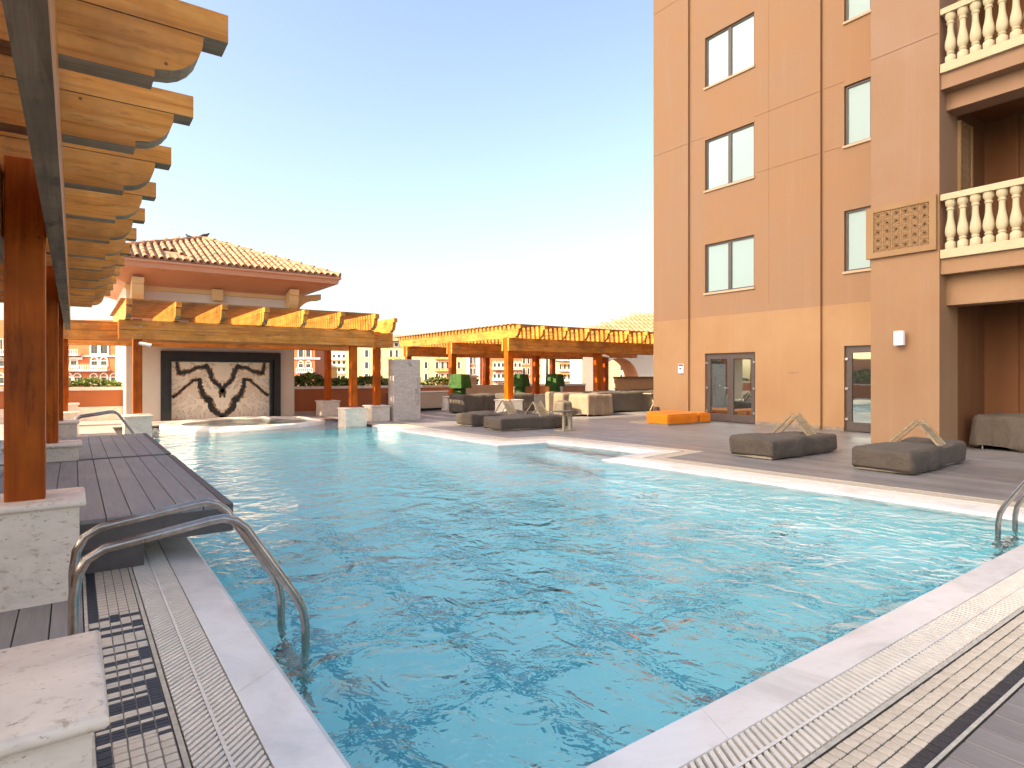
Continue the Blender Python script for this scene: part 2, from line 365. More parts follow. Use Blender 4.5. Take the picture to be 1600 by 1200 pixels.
class MB:
    def __init__(s): s.v = []; s.f = []; s.mi = []; s.m = 0; s.sm = False
    def add(s, vs, fs, T=None):
        o = len(s.v)
        s.v += [tuple(T @ Vector(p)) if T else tuple(p) for p in vs]
        s.f += [tuple(i+o for i in f) for f in fs]; s.mi += [s.m]*len(fs); return s
    def box(s, a, b, T=None):
        x0, y0, z0 = [min(p, q) for p, q in zip(a, b)]; x1, y1, z1 = [max(p, q) for p, q in zip(a, b)]
        return s.add([(x0, y0, z0), (x1, y0, z0), (x1, y1, z0), (x0, y1, z0), (x0, y0, z1), (x1, y0, z1), (x1, y1, z1), (x0, y1, z1)],
                     [(0, 3, 2, 1), (4, 5, 6, 7), (0, 1, 5, 4), (1, 2, 6, 5), (2, 3, 7, 6), (3, 0, 4, 7)], T)
    def cbox(s, a, b, c=.01, T=None):
        # box with chamfered top edges and vertical edges
        x0, y0, z0 = [min(p, q) for p, q in zip(a, b)]; x1, y1, z1 = [max(p, q) for p, q in zip(a, b)]
        def ring(i, z, k):
            return [(x0+i+k, y0+i, z), (x1-i-k, y0+i, z), (x1-i, y0+i+k, z), (x1-i, y1-i-k, z), (x1-i-k, y1-i, z), (x0+i+k, y1-i, z), (x0+i, y1-i-k, z), (x0+i, y0+i+k, z)]
        vs = ring(0, z0, c) + ring(0, z1-c, c) + ring(c, z1, c*.4)
        fs = [tuple(reversed(range(8))), tuple(range(16, 24))]
        for r in (0, 8):
            for i in range(8): fs.append((r+i, r+(i+1) % 8, r+8+(i+1) % 8, r+8+i))
        return s.add(vs, fs, T)
    def quad(s, *p): return s.add(p, [tuple(range(len(p)))])
    def prism(s, poly, axis, a, b, T=None):
        # poly: list of 2D points; axis: extrusion axis
        n = len(poly)
        def P(p, t):
            return {'x': (t, p[0], p[1]), 'y': (p[0], t, p[1]), 'z': (p[0], p[1], t)}[axis]
        vs = [P(p, a) for p in poly] + [P(p, b) for p in poly]
        fs = [tuple(range(n)), tuple(reversed(range(n, 2*n)))] + [(i, i+n, (i+1) % n+n, (i+1) % n) for i in range(n)]
        return s.add(vs, fs, T)
    def tube(s, pts, r, seg=10, caps=True, T=None):
        pts = [Vector(p) for p in pts]; n = len(pts); rs = r if isinstance(r, (list, tuple)) else [r]*n
        vs = []; up = None
        for i, p in enumerate(pts):
            t = (pts[min(i+1, n-1)]-pts[max(i-1, 0)]).normalized()
            if up is None:
                up = t.orthogonal().normalized()
            else:
                up = (up-t*up.dot(t)).normalized()
            q = t.cross(up)
            for k in range(seg):
                a = 2*PI*k/seg; vs.append(p+(up*math.cos(a)+q*math.sin(a))*rs[i])
        fs = []
        for i in range(n-1):
            for k in range(seg):
                fs.append((i*seg+k, i*seg+(k+1) % seg, (i+1)*seg+(k+1) % seg, (i+1)*seg+k))
        if caps: fs += [tuple(reversed(range(seg))), tuple(range((n-1)*seg, n*seg))]
        return s.add(vs, fs, T)
    def lathe(s, prof, seg=16, T=None, a0=0, a1=2*PI):
        full = abs(a1-a0-2*PI) < 1e-6; m = seg if full else seg+1
        vs = [(r*math.cos(a0+(a1-a0)*k/seg), r*math.sin(a0+(a1-a0)*k/seg), z) for r, z in prof for k in range(m)]
        fs = []
        for i in range(len(prof)-1):
            for k in range(seg):
                k2 = (k+1) % m if full else k+1
                fs.append((i*m+k, i*m+k2, (i+1)*m+k2, (i+1)*m+k))
        return s.add(vs, fs, T)
    def build(s, name, mats, parent=None, smooth=False, kind=None, local=False):
        me = bpy.data.meshes.new(name)
        inv = world_of(parent).inverted() if parent and not local else Matrix.Identity(4)
        me.from_pydata([tuple(inv @ Vector(p)) for p in s.v], [], s.f)
        for m in (mats if isinstance(mats, (list, tuple)) else [mats]): me.materials.append(MATS[m])
        me.polygons.foreach_set('material_index', s.mi)
        bm = bmesh.new(); bm.from_mesh(me); bmesh.ops.recalc_face_normals(bm, faces=bm.faces); bm.to_mesh(me); bm.free()
        if smooth:
            me.polygons.foreach_set('use_smooth', [True]*len(me.polygons))
            if hasattr(me, 'set_sharp_from_angle'): me.set_sharp_from_angle(angle=rad(38))
        o = bpy.data.objects.new(name, me); link(o, parent)
        if kind: o['kind'] = kind
        return o
def mesh_copy(o, parent, loc, rz=None):
    c = o.copy(); C.objects.link(c); c.parent = parent; c.location = loc
    if rz is not None: c.rotation_euler = (0, 0, rz)
    return c
def structure(name, mb, mat, smooth=False):
    return tag(mb.build(name, mat, smooth=smooth), kind='structure')

# ------------------------------------------------------------------ setting: ground, pool, terrace
g = MB(); g.quad((-900, -900, -9), (900, -900, -9), (900, 900, -9), (-900, 900, -9)); structure('ground', g, 'canal_water')

EDGE = [(.83, 16.05), (.83, 1.66), (7.62, 1.66), (7.21, 7.43), (8.43, 7.59), (8.14, 10.03), (7.0, 10.2), (6.8, 13.6), (6.75, 16.05)]
def offset(poly, d):
    out = []
    for i, p in enumerate(poly):
        ns = []
        for a, b in ((i-1, i), (i, i+1)):
            if a < 0 or b >= len(poly): continue
            t = (Vector(poly[b])-Vector(poly[a])).normalized(); ns.append(Vector((t.y, -t.x)))
        nn = (ns[0]+ns[-1]).normalized(); k = d/max(.35, nn.dot(ns[0]))
        q = Vector(p)+nn*k; out.append((q.x, q.y))
    return out
O25, O51, O78 = offset(EDGE, .25), offset(EDGE, .51), offset(EDGE, .78)
WZ = -.054

basin = empty('pool', (0, 0, 0), kind='structure')
fl = MB()
fl.add([(x, y, -1.05) for x, y in offset(EDGE, .02)], [tuple(range(len(EDGE)))])
fl.build('pool_floor', 'pool_tile', basin)
wl = MB(); EW = offset(EDGE, .012)
for i in range(len(EDGE)-1):
    (x0, y0), (x1, y1) = EW[i], EW[i+1]
    wl.quad((x0, y0, -1.05), (x1, y1, -1.05), (x1, y1, -.1), (x0, y0, -.1))
wl.quad((.83, 16.05, -1.05), (6.75, 16.05, -1.05), (6.75, 16.05, -.22), (.83, 16.05, -.22))
wl.build('pool_wall', 'pool_tile', basin)
for x in (1.5, 2.45, 3.4, 4.35, 5.3, 6.25):
    b = MB(); b.box((x-.06, 1.75, -1.049), (x+.06, 7.5, -1.043)); b.build('floor_line', 'stripe_tile', basin)
for y in (2.3, 3.4, 4.5, 5.6, 6.7):
    b = MB(); b.box((.9, y-.055, -1.0485), (7.1, y+.055, -1.0435)); b.build('floor_line', 'stripe_tile', basin)
for k in range(4):    # steps of the side alcove
    x = 7.25+.3*k
    b = MB(); b.box((x, 7.62+.04*k, -1.3), (8.14+.01, 10.0, -1.05+.27*k)); b.build('pool_step', 'pool_tile', basin)
led = MB(); led.box((.83, 16.06, -.6), (6.75, 19.3, -.2)); led.build('shallow_ledge', 'ledge_tile', basin)
for x, y in ((7.75, 6.1), (7.75, 4.0)):
    b = MB(); b.lathe([(0, -1.03), (.14, -1.03), (.15, -1.045)], 16, Matrix.Translation((x-.9, y, 0))); b.build('floor_drain', 'cctv_black', basin)

# wavy water sheet
wx0, wx1, wy0, wy1 = .80, 8.6, 1.6, 19.3
wm = MB(); wpts = EDGE[:-1]+[(6.75, 19.3), (.83, 19.3)]
wm.add([(x, y, WZ) for x, y in wpts], [tuple(range(len(wpts)))])
wo = structure('pool_water', wm, 'pool_water')

cop = empty('pool_surround', (0, 0, 0), kind='structure')
def lerp2(a, b, t): return (a[0]+(b[0]-a[0])*t, a[1]+(b[1]-a[1])*t)
for i in range(len(EDGE)-1):
    L = (Vector(EDGE[i+1])-Vector(EDGE[i])).length; n = max(1, round(L/1.5))
    for k in range(n):
        t0, t1 = k/n, (k+1)/n; e = .0012/L
        a0, a1 = lerp2(EDGE[i], EDGE[i+1], t0+e), lerp2(EDGE[i], EDGE[i+1], t1-e)
        b0, b1 = lerp2(O25[i], O25[i+1], t0+e), lerp2(O25[i], O25[i+1], t1-e)
        sl = MB()
        zi, zo = -.048, .0
        m0, m1 = lerp2(a0, b0, .12), lerp2(a1, b1, .12)
        V = [(*a0, zi), (*a1, zi), (*m1, -.022), (*m0, -.022), (*b1, zo), (*b0, zo), (*a0, -.16), (*a1, -.16), (*b1, -.1), (*b0, -.1)]
        sl.add(V, [(0, 1, 2, 3), (3, 2, 4, 5), (0, 6, 7, 1), (5, 4, 8, 9), (0, 3, 5, 9, 6), (1, 7, 8, 4, 2)])
        sl.build('coping_slab', 'coping_stone', cop)
# gutter channel and tile bed below the loose pieces
gu = MB(); tb = MB()
for i in range(len(EDGE)-1):
    gu.quad((*O25[i], -.06), (*O25[i+1], -.06), (*O51[i+1], -.06), (*O51[i], -.06))
    tb.quad((*O51[i], -.006), (*O51[i+1], -.006), (*O78[i+1], -.006), (*O78[i], -.006))
gu.build('gutter_channel', 'gutter_dark', cop); tb.build('tile_bed', 'grout', cop)
lb_ = MB(); lb_.quad((.055, 1.4, -.0045), (.318, 1.4, -.0045), (.318, 5.17, -.0045), (.055, 5.17, -.0045)); lb_.build('tile_bed', 'grout_light', cop)
ed = MB()
for i in range(len(EDGE)-1):
    for OA, d in ((O51, .02), (O78, .016)):
        q = offset(EDGE, (.51 if OA is O51 else .78)-d)
        ed.quad((*q[i], .002), (*q[i+1], .002), (*OA[i+1], .002), (*OA[i], .002))
        ed.quad((*q[i], .002), (*q[i+1], .002), (*q[i+1], -.06), (*q[i], -.06))
ed.build('edging_strip', 'mortar', cop)

# grate slats: real bars, too fine to pick apart
def slats(p0, p1, q0, q1, pitch, mb):
    L = (Vector(p1)-Vector(p0)).length; n = int(L/pitch)
    for k in range(n):
        ta, tb_ = (k+.14)/n, (k+.70)/n
        for s0, s1 in ((.03, .47), (.53, .965)):
            a = lerp2(lerp2(p0, p1, ta), lerp2(q0, q1, ta), s0); b = lerp2(lerp2(p0, p1, tb_), lerp2(q0, q1, tb_), s0)
            c = lerp2(lerp2(p0, p1, tb_), lerp2(q0, q1, tb_), s1); d = lerp2(lerp2(p0, p1, ta), lerp2(q0, q1, ta), s1)
            o = len(mb.v); mb.v += [(*a, 0), (*b, 0), (*c, 0), (*d, 0), (*a, -.02), (*b, -.02), (*c, -.02), (*d, -.02)]
            F = [(0, 1, 2, 3), (0, 4, 5, 1), (1, 5, 6, 2), (2, 6, 7, 3), (3, 7, 4, 0)]
            mb.f += [tuple(j+o for j in f) for f in F]; mb.mi += [0]*5
sl = MB()
for i in range(len(EDGE)-1):
    slats(O25[i], O25[i+1], offset(EDGE, .49)[i], offset(EDGE, .49)[i+1], .038, sl)
sl.build('grate_slats', 'grate_plastic', cop, kind='stuff')
rb = MB()
O36, O38 = offset(EDGE, .362), offset(EDGE, .376)
for i in range(len(EDGE)-1):
    rb.quad((*O36[i], .001), (*O36[i+1], .001), (*O38[i+1], .001), (*O38[i], .001))
rb.build('grate_rib', 'grate_plastic', cop)

# mosaic tiles: 5 rows of 50 mm tiles on the near and left sides; nearest 300 each as pieces
P = .0532
def tile_proto(name, sx, sy, mat):
    m = MB(); m.cbox((-sx/2, -sy/2, -.006), (sx/2, sy/2, .0), .002); o = m.build(name, mat); return o
tp = tile_proto('mosaic_tile', P-.0075, P*.94-.006, 'tile_pale'); td = tile_proto('mosaic_tile', P-.0075, P*.94-.006, 'tile_dark')
th = tile_proto('mosaic_tile', P*.94-.0055, P/2-.004, 'tile_pale'); tdh = tile_proto('mosaic_tile', P*.94-.0055, P/2-.004, 'tile_dark')
protos = (tp, td, th, tdh)
rest_p, rest_d = MB(), MB()
def far_tile(x, y, sx, sy, dark):
    (rest_d if dark else rest_p).quad((x-sx/2, y-sy/2, 0), (x+sx/2, y-sy/2, 0), (x+sx/2, y+sy/2, 0), (x-sx/2, y+sy/2, 0))
NEAR = cop
y_top = 1.66-.51-.003
for c in range(150):
    x = .30+P*(c+.5)
    for r in range(5):
        y = y_top-P*.94*(r+.5); jx, jy = random.uniform(-.0012, .0012), random.uniform(-.0012, .0012)
        if r == 0 and x < .32: continue
        if 1.95 < x < 5.10:
            o = mesh_copy(td if r == 4 else tp, cop, (x+jx, y+jy, random.uniform(-.0008, .0008)), random.uniform(-.02, .02))
        elif x < 8.0:
            far_tile(x, y, P-.004, P*.94-.003, r == 4)
BARS = [4.18, 4.02, 3.92, 3.74, 3.63, 3.52, 3.42, 3.325, 3.22, 3.13, 3.06, 3.01, 2.91, 2.84, 2.79]
x_in = .83-.51-.003
left_tiles = empty('depth_marker_mosaic', (.2, 3.4, 0), label='mosaic strip of cream and black tiles with a depth marking beside the left grate', cat='mosaic')
nleft = 0
for r in range(-14, 76):
    y = 5.165-P*(r+.5)
    for c in range(5):
        x = x_in-P*.94*(c+.5)
        letter = 2.72 < y < 4.24
        par = left_tiles if nleft < 380 and 2.35 < y < 4.24 else None
        j = lambda: random.uniform(-.001, .001)
        if letter:
            for h in (-.25, .25):
                yy = y+h*P
                db = min(abs(yy-b) for b in BARS)
                dark = db < .021
                if c in (0, 4): dark = dark or (int(yy*9.1+c) % 4 == 0)
                if c == 2 and (4.10 < yy < 4.24 or 2.99 < yy < 3.08): dark = True
                if c == 4 and yy > 4.2: dark = True
                o = mesh_copy(tdh if dark else th, left_tiles, (x+j()-.2, yy+j()-3.4, 0)); nleft += 1
        else:
            dark = c == 4
            if par: mesh_copy(td if dark else tp, left_tiles, (x+j()-.2, y+j()-3.4, random.uniform(-.0008, .0008)), PI/2+random.uniform(-.015, .015)); nleft += 1
            elif y > 1.2: far_tile(x, y, P*.94-.004, P-.004, dark)
for k in range(80):
    y = 12.3+.0532*k
    for c in range(5): far_tile(x_in-P*.94*(c+.5), y, P*.94-.004, P-.004, c == 4)
for i in range(2, len(EDGE)-1):   # right side, far: tile rows along each edge
    for r in range(4):
        A, Bq = offset(EDGE, .53+.058*r), offset(EDGE, .53+.058*r+.053)
        L = (Vector(EDGE[i+1])-Vector(EDGE[i])).length; n = int(L/P)
        for k in range(n):
            t0, t1 = k/n, (k+.93)/n
            a, b_, c_, d_ = lerp2(A[i], A[i+1], t0), lerp2(A[i], A[i+1], t1), lerp2(Bq[i], Bq[i+1], t1), lerp2(Bq[i], Bq[i+1], t0)
            rest_p.quad((*a, 0), (*b_, 0), (*c_, 0), (*d_, 0))
rest_p.build('mosaic_field', 'tile_pale', cop, kind='stuff'); rest_d.build('dark_mosaic_field', 'tile_dark', cop, kind='stuff')
for o in protos: bpy.data.objects.remove(o)

# decks
dk = MB(); far = O78[2:]
ring = [(x, y, 0) for x, y in far]+[(O78[-1][0], 40, 0), (40, 40, 0), (40, -8, 0), (O78[2][0], -8, 0)]
dk.add(ring, [tuple(range(len(ring)))]); structure('terrace_deck', dk, 'deck_far')
pv = MB(); pv.quad((-9, 19.3, 0), (O78[-1][0], 19.3, 0), (O78[-1][0], 40, 0), (-9, 40, 0))
pv.quad((-9, 16.05, -.001), (.83, 16.05, -.001), (.83, 19.3, -.001), (-9, 19.3, -.001))
pv.quad((6.75, 16.05, -.001), (O78[-1][0], 16.05, -.001), (O78[-1][0], 19.3, -.001), (6.75, 19.3, -.001)); structure('paving', pv, 'paving')
dl = MB(); dl.quad((-9, -8, -.03), (O78[2][0], -8, -.03), (O78[2][0], .88, -.03), (-9, .88, -.03)); dl.quad((-9, .88, -.03), (.05, .88, -.03), (.05, 16.05, -.03), (-9, 16.05, -.03)); structure('deck_substructure', dl, 'black_gap')
fr = MB(); fr.box((-9, -8.2, -9), (40, 40.2, -1.5)); structure('podium', fr, 'terracotta_pale')
dn = empty('near_deck', (0, 0, 0), kind='structure')
bp = MB(); bp.cbox((-.0745, -3.2, -.028), (.0745, 0, 0), .003); bp0 = bp.build('deck_board', 'deck_board', dn)
bp0.location = (2.685, .874, 0)
for k in range(-18, 37):
    if k: mesh_copy(bp0, dn, (2.685+.155*k, .874, random.uniform(-.001, .001)))
ld = empty('left_deck', (0, 0, 0), kind='structure')
for k in range(14):
    b = MB(); b.cbox((-.0745, 0, -.028), (.0745, 6.3 if k > 0 else 4.29, 0), .003)
    o = b.build('deck_board', 'deck_board', ld); o.location = (-.03-.155*k, -1.2+(2.08 if k < 1 else 0), random.uniform(-.001, .001))
ls = MB(); ls.quad((-9, 5.0, 0), (.048, 5.0, 0), (.048, 16.05, 0), (-9, 16.05, 0)); ls.quad((-9, -8, 0), (-2.3, -8, 0), (-2.3, 5.0, 0), (-9, 5.0, 0)); structure('left_deck_far', ls, 'deck_far')

# raised platforms over the pool edge
def platform(y0, y1, label):
    p = empty('raised_platform', (0, y0, 0), label=label, cat='platform', group='raised decks over the pool edge')
    b = MB(); b.box((-2.6, y0+.004, .17), (1.02, y1, .362)); b.build('frame', 'deck_side', p)
    b = MB(); b.box((-2.6, y0+.03, .0), (.42, y1-.03, .17)); b.build('base', 'deck_side', p)
    b = MB(); b.box((.965, y0, .362), (1.022, y1+.001, .384)); b.build('edge_trim', 'deck_side', p)
    x = .96; k = 0
    while x > -2.5:
        c = MB(); c.cbox((x-.149, y0+.001, .355), (x, y1-.002, .384+random.uniform(-.001, .001)), .003); c.build('deck_board', 'deck_board', p); x -= .155
    return p
platform(5.17, 8.78, 'nearer raised dark plank platform jutting over the left pool edge')
platform(8.93, 12.25, 'farther raised dark plank platform on the left pool edge')

# ------------------------------------------------------------------ stone plinths
def plinth(x0, x1, y0, y1, z0, z1, label, mat='travertine', cap=.045, over=.035, kind_cap=True):
    p = empty('stone_plinth', ((x0+x1)/2, (y0+y1)/2, z0), label=label, cat='plinth', group='stone plinths under the pergola posts')
    b = MB(); b.box((x0, y0, z0), (x1, y1, z1-cap)); b.build('body', mat, p)
    c = MB(); ox = [(x0-over, y0-over), (x1+over, y1+over)]
    n = 5; rr = cap/2
    rings = []
    for k in range(n+1):
        a = -PI/2+PI*k/n; ins = rr*(1-math.cos(a)); z = z1-rr+rr*math.sin(a)
        rings.append([(x0-over+ins, y0-over+ins, z), (x1+over-ins, y0-over+ins, z), (x1+over-ins, y1+over-ins, z), (x0-over+ins, y1+over-ins, z)])
    vs = [v for r in rings for v in r]; fs = [(3, 2, 1, 0), tuple(range(4*n, 4*n+4))]
    for k in range(n):
        for i in range(4): fs.append((4*k+i, 4*k+(i+1) % 4, 4*k+4+(i+1) % 4, 4*k+4+i))
    c.add(vs, fs); c.build('cap', mat, p, smooth=True)
    return p
plinth(-1.2, .035, 1.76, 2.29, 0, .60, 'travertine block in the near left corner by the mosaic')
plinth(-.62, .03, 4.66, 5.16, 0, .62, 'tall travertine plinth under the nearest pergola post')
plinth(-.62, .05, 8.80, 9.28, .386, .59, 'low travertine plinth between the two raised platforms')
plinth(-.62, .05, 12.95, 13.45, 0, .59, 'travertine plinth behind the farther raised platform')
plinth(-.5, .1, 17.0, 17.5, 0, .55, 'travertine plinth left of the rear pool ladder')
plinth(-.5, .1, 20.1, 20.6, 0, .62, 'travertine plinth against the rear left parapet')
plinth(.93, 1.47, 16.3, 16.85, -.2, .46, 'pale wet stone plinth standing in the water left of the spa', 'travertine_pale')
plinth(6.08, 6.68, 16.25, 16.85, -.2, .46, 'pale wet stone plinth standing in the water right of the spa', 'travertine_pale')
plinth(7.15, 7.72, 17.0, 17.6, 0, .47, 'stone plinth beside the shower wall', 'travertine_pale')
plinth(6.7, 7.3, 20.1, 20.7, 0, .52, 'stone plinth behind the water plinth right of the spa', 'travertine_pale')
for (x, y), lb in (((12.05, 16.9), 'stone plinth of the sunlit pergola post behind the loungers'), ((12.05, 20.7), 'stone plinth next to the beige cabinet'), ((16.2, 20.7), 'stone plinth behind the covered armchairs'), ((16.2, 16.9), 'stone plinth behind the long covered sofa')):
    plinth(x-.36, x+.36, y-.3, y+.3, 0, .55, lb, 'travertine_pale')

# ------------------------------------------------------------------ pergolas
def rafter_mesh(L0, L1, h=.36, t=.15):
    """profile along +L from L0 to L1, top at 0; stepped, rounded tips at both ends"""
    m = MB(); s = .125
    m.prism([(L0, 0), (L1, 0), (L1, -s), (L0, -s)], 'y', -t/2, t/2)
    lo = []
    for sgn, e in ((-1, L0), (1, L1)):
        a = [(e-sgn*.10, -s-.003)]
        for k in range(7):
            an = PI/2*k/6; a.append((e-sgn*(.10+.17*(1-math.cos(an))), -s-.01-(h-s-.05)*math.sin(an)))
        a += [(e-sgn*.29, -h+.035), (e-sgn*.29, -h)]
        lo.append(a)
    m.prism(lo[1]+list(reversed(lo[0])), 'y', -t/2+.004, t/2-.004)
    return m
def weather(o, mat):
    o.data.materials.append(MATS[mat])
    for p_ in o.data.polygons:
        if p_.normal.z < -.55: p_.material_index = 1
def put_rafter(parent, loc, proto, name='rafter'):
    return mesh_copy(proto, parent, loc)
def beam(parent, a, b, h, t, axis, mat):
    """two stacked planks as one beam"""
    m = MB()
    if axis == 'x':
        m.box((a[0], a[1]-t/2, a[2]), (b[0], a[1]+t/2, a[2]+h*.495)); m.box((a[0], a[1]-t/2+.003, a[2]+h*.505), (b[0], a[1]+t/2-.003, a[2]+h))
    else:
        m.box((a[0]-t/2, a[1], a[2]), (a[0]+t/2, b[1], a[2]+h*.495)); m.box((a[0]-t/2+.003, a[1], a[2]+h*.505), (a[0]+t/2-.003, b[1], a[2]+h))
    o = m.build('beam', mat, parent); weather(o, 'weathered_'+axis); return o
def post(parent, x, y, z0, z1, w=.2):
    m = MB(); m.cbox((x-w/2, y-w/2, z0), (x+w/2, y+w/2, z1), .008); return m.build('post', 'post_z', parent)
def bolts(parent, x, y, z, axis):
    for dx in (-.05, .05):
        for dz in (.1, .3):
            m = MB()
            T = Matrix.Translation((x+(dx if axis == 'y' else 0), y+(dx if axis == 'x' else 0), z+dz)) @ Matrix.Rotation(PI/2, 4, 'X' if axis == 'y' else 'Y')
            m.lathe([(0, -.012), (.016, -.012), (.018, 0), (.016, .012), (0, .012)], 8, T); m.build('bolt', 'bolt_metal', parent)

# left pergola along the pool
pl = empty('pergola', (-2, 8, 0), label='weathered timber pergola overhead along the left side of the pool', cat='pergola', group='timber pergolas')
for y in (4.9, 9.05, 13.2):
    post(pl, -.245, y, .6, 2.74); post(pl, -3.7, y, 0, 2.74)
for x in (-.09, -.40, -3.55, -3.85): beam(pl, (x, .6, 2.25), (x, 14.4, 2.25), .43, .085, 'y', 'wood_y')
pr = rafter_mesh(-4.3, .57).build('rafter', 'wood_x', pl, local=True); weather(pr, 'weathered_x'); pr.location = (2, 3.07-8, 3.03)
for k in range(-2, 12):
    if k: put_rafter(pl, (2, 3.07+.99*k-8, 3.03), pr)
for k in range(24):
    x = -4.1+.165*k
    m = MB(); m.box((x, .6, 3.033), (x+.055, 14.3, 3.075)); m.build('slat', 'slat_y', pl)

# pergola in front of the marble wall
pa = empty('pergola', (4, 18, 0), label='timber pergola with slatted roof in front of the marble feature wall', cat='pergola', group='timber pergolas')
for x, y, z in ((1.2, 16.55, .50), (6.4, 16.55, .50), (7.45, 17.35, .47), (-.2, 17.35, .55), (7.0, 20.4, .52), (-.2, 20.4, .62)): post(pa, x, y, z, 2.68, .19)
for x0, x1, y in ((.83, 6.95, 16.55), (-.5, 7.9, 17.35), (-.5, 7.7, 20.4)):
    for s in (-.14, .14):
        beam(pa, (x0, y+s, 2.21), (x1, y+s, 2.21), .44, .08, 'x', 'wood_x' if s > 0 or y > 17 else 'wood_x')
    for x in (1.2 if y < 17 else -.2, {16.55: 6.4, 17.35: 7.45, 20.4: 7.0}[y]): bolts(pa, x, y-.18, 2.2, 'y')
q = rafter_mesh(-.55, 4.9, .42, .12)
q.v = [(y, x, z) for x, y, z in q.v]
ra = q.build('rafter', 'wood_y', pa, local=True)
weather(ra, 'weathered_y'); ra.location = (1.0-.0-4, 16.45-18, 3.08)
for k in range(1, 7): mesh_copy(ra, pa, (1.0+.975*k-4, 16.45-18, 3.08))
q = rafter_mesh(-.5, 3.7, .42, .11); q.v = [(y, x, z) for x, y, z in q.v]
rb_ = q.build('rafter', 'wood_y', pa, local=True); rb_.location = (7.8-4, 17.25-18, 3.08)
sx = MB(); sx.box((.85-4, -.035, 0), (7.0-4, .035, .035)); so = sx.build('slat', 'slat_x')
so.parent = pa; so.location = (0, 16.25-18, 3.085)
for k in range(1, 26): mesh_copy(so, pa, (0, 16.25+.19*k-18, 3.085))

# pergola at the right rear
pb = empty('pergola', (16, 20, 0), label='sunlit yellow timber pergola behind the loungers beside the building', cat='pergola', group='timber pergolas')
for x in (12.05, 16.2, 20.35):
    for y in (16.9, 20.7, 24.6):
        post(pb, x, y, .55 if x < 18 and y < 24 else 0, 2.66, .24)
for y in (16.9, 20.7, 24.6):
    for s in (-.17, .17): beam(pb, (11.9, y+s, 2.2), (22.3, y+s, 2.2), .44, .085, 'x', 'wood_x')
    for x in (12.2, 16.2): bolts(pb, x, y-.21, 2.2, 'y')
q = rafter_mesh(-.7, 8.6, .42, .11); q.v = [(y, x, z) for x, y, z in q.v]
rc = q.build('rafter', 'wood_y', pb, local=True); weather(rc, 'weathered_y'); rc.location = (12.0-16, 16.8-20, 3.05)
for k in range(1, 11): mesh_copy(rc, pb, (12.0+1.025*k-16, 16.8-20, 3.05))
sx = MB(); sx.box((11.75-16, -.055, 0), (22.6-16, .055, .035)); so = sx.build('slat', 'slat_x')
so.parent = pb; so.location = (0, 16.4-20, 3.055)
for k in range(1, 37): mesh_copy(so, pb, (0, 16.4+.25*k-20, 3.055))

# ------------------------------------------------------------------ spa and marble feature wall
spa = empty('spa_pool', (4.05, 18.7, 0), label='round raised spa pool with white rim in front of the marble wall', cat='spa')
T = Matrix.Translation((4.05, 18.7, 0)) @ Matrix.Scale(1.12, 4, (1, 0, 0))
m = MB(); m.lathe([(1.95, -.2), (1.95, .0), (1.93, .04), (1.88, .06), (1.80, .065), (1.74, .06), (1.70, .03), (1.52, .03), (1.48, .02), (1.42, -.6)], 64, T); m.build('rim', 'coping_stone', spa, smooth=True)
m = MB(); m.lathe([(0, -.6), (1.43, -.6)], 48, T); m.build('floor', 'pool_tile', spa)
m = MB(); m.lathe([(0, .012), (1.52, .012)], 48, T); m.build('water', 'spa_water', spa)

fw_ = empty('pavilion', (3.65, 21, 0), label='cream pavilion with hipped terracotta tile roof behind the pergola', cat='pavilion')
MX0, MX1, MZ1 = 2.12, 5.60, 2.11
m = MB()
m.box((1.24, 21.0, 0), (MX0, 26, 4.1)); m.box((MX1, 21.0, 0), (6.06, 26, 4.1)); m.box((MX0, 21.0, MZ1), (MX1, 26, 4.1)); m.box((MX0, 21.35, 0), (MX1, 26, MZ1)); m.build('wall', 'cream_wall', fw_)
m = MB()
for a, b in (((MX0, 20.94, 0), (2.32, 21.3, MZ1)), ((5.40, 20.94, 0), (MX1, 21.3, MZ1)), ((2.32, 20.94, 1.88), (5.40, 21.3, MZ1))): m.box(a, b)
fo = m.build('feature_frame', 'frame_black', fw_)
m = MB()
for a, b in (((2.32, 21.08, 0), (2.42, 21.32, 1.88)), ((5.30, 21.08, 0), (5.40, 21.32, 1.88)), ((2.42, 21.08, 1.79), (5.30, 21.32, 1.88))): m.box(a, b)
m.build('inner_frame', 'frame_inner', fw_)
cx, y_m = 3.86, 21.2
mo = MB(); mo.box((2.42, y_m, .0), (5.30, 21.34, 1.79)); ma = mo.build('marble_slab', 'mural_marble', fw_)
for v in ma.data.vertices: v.co.x -= cx-3.65
ma.location.x = cx-3.65
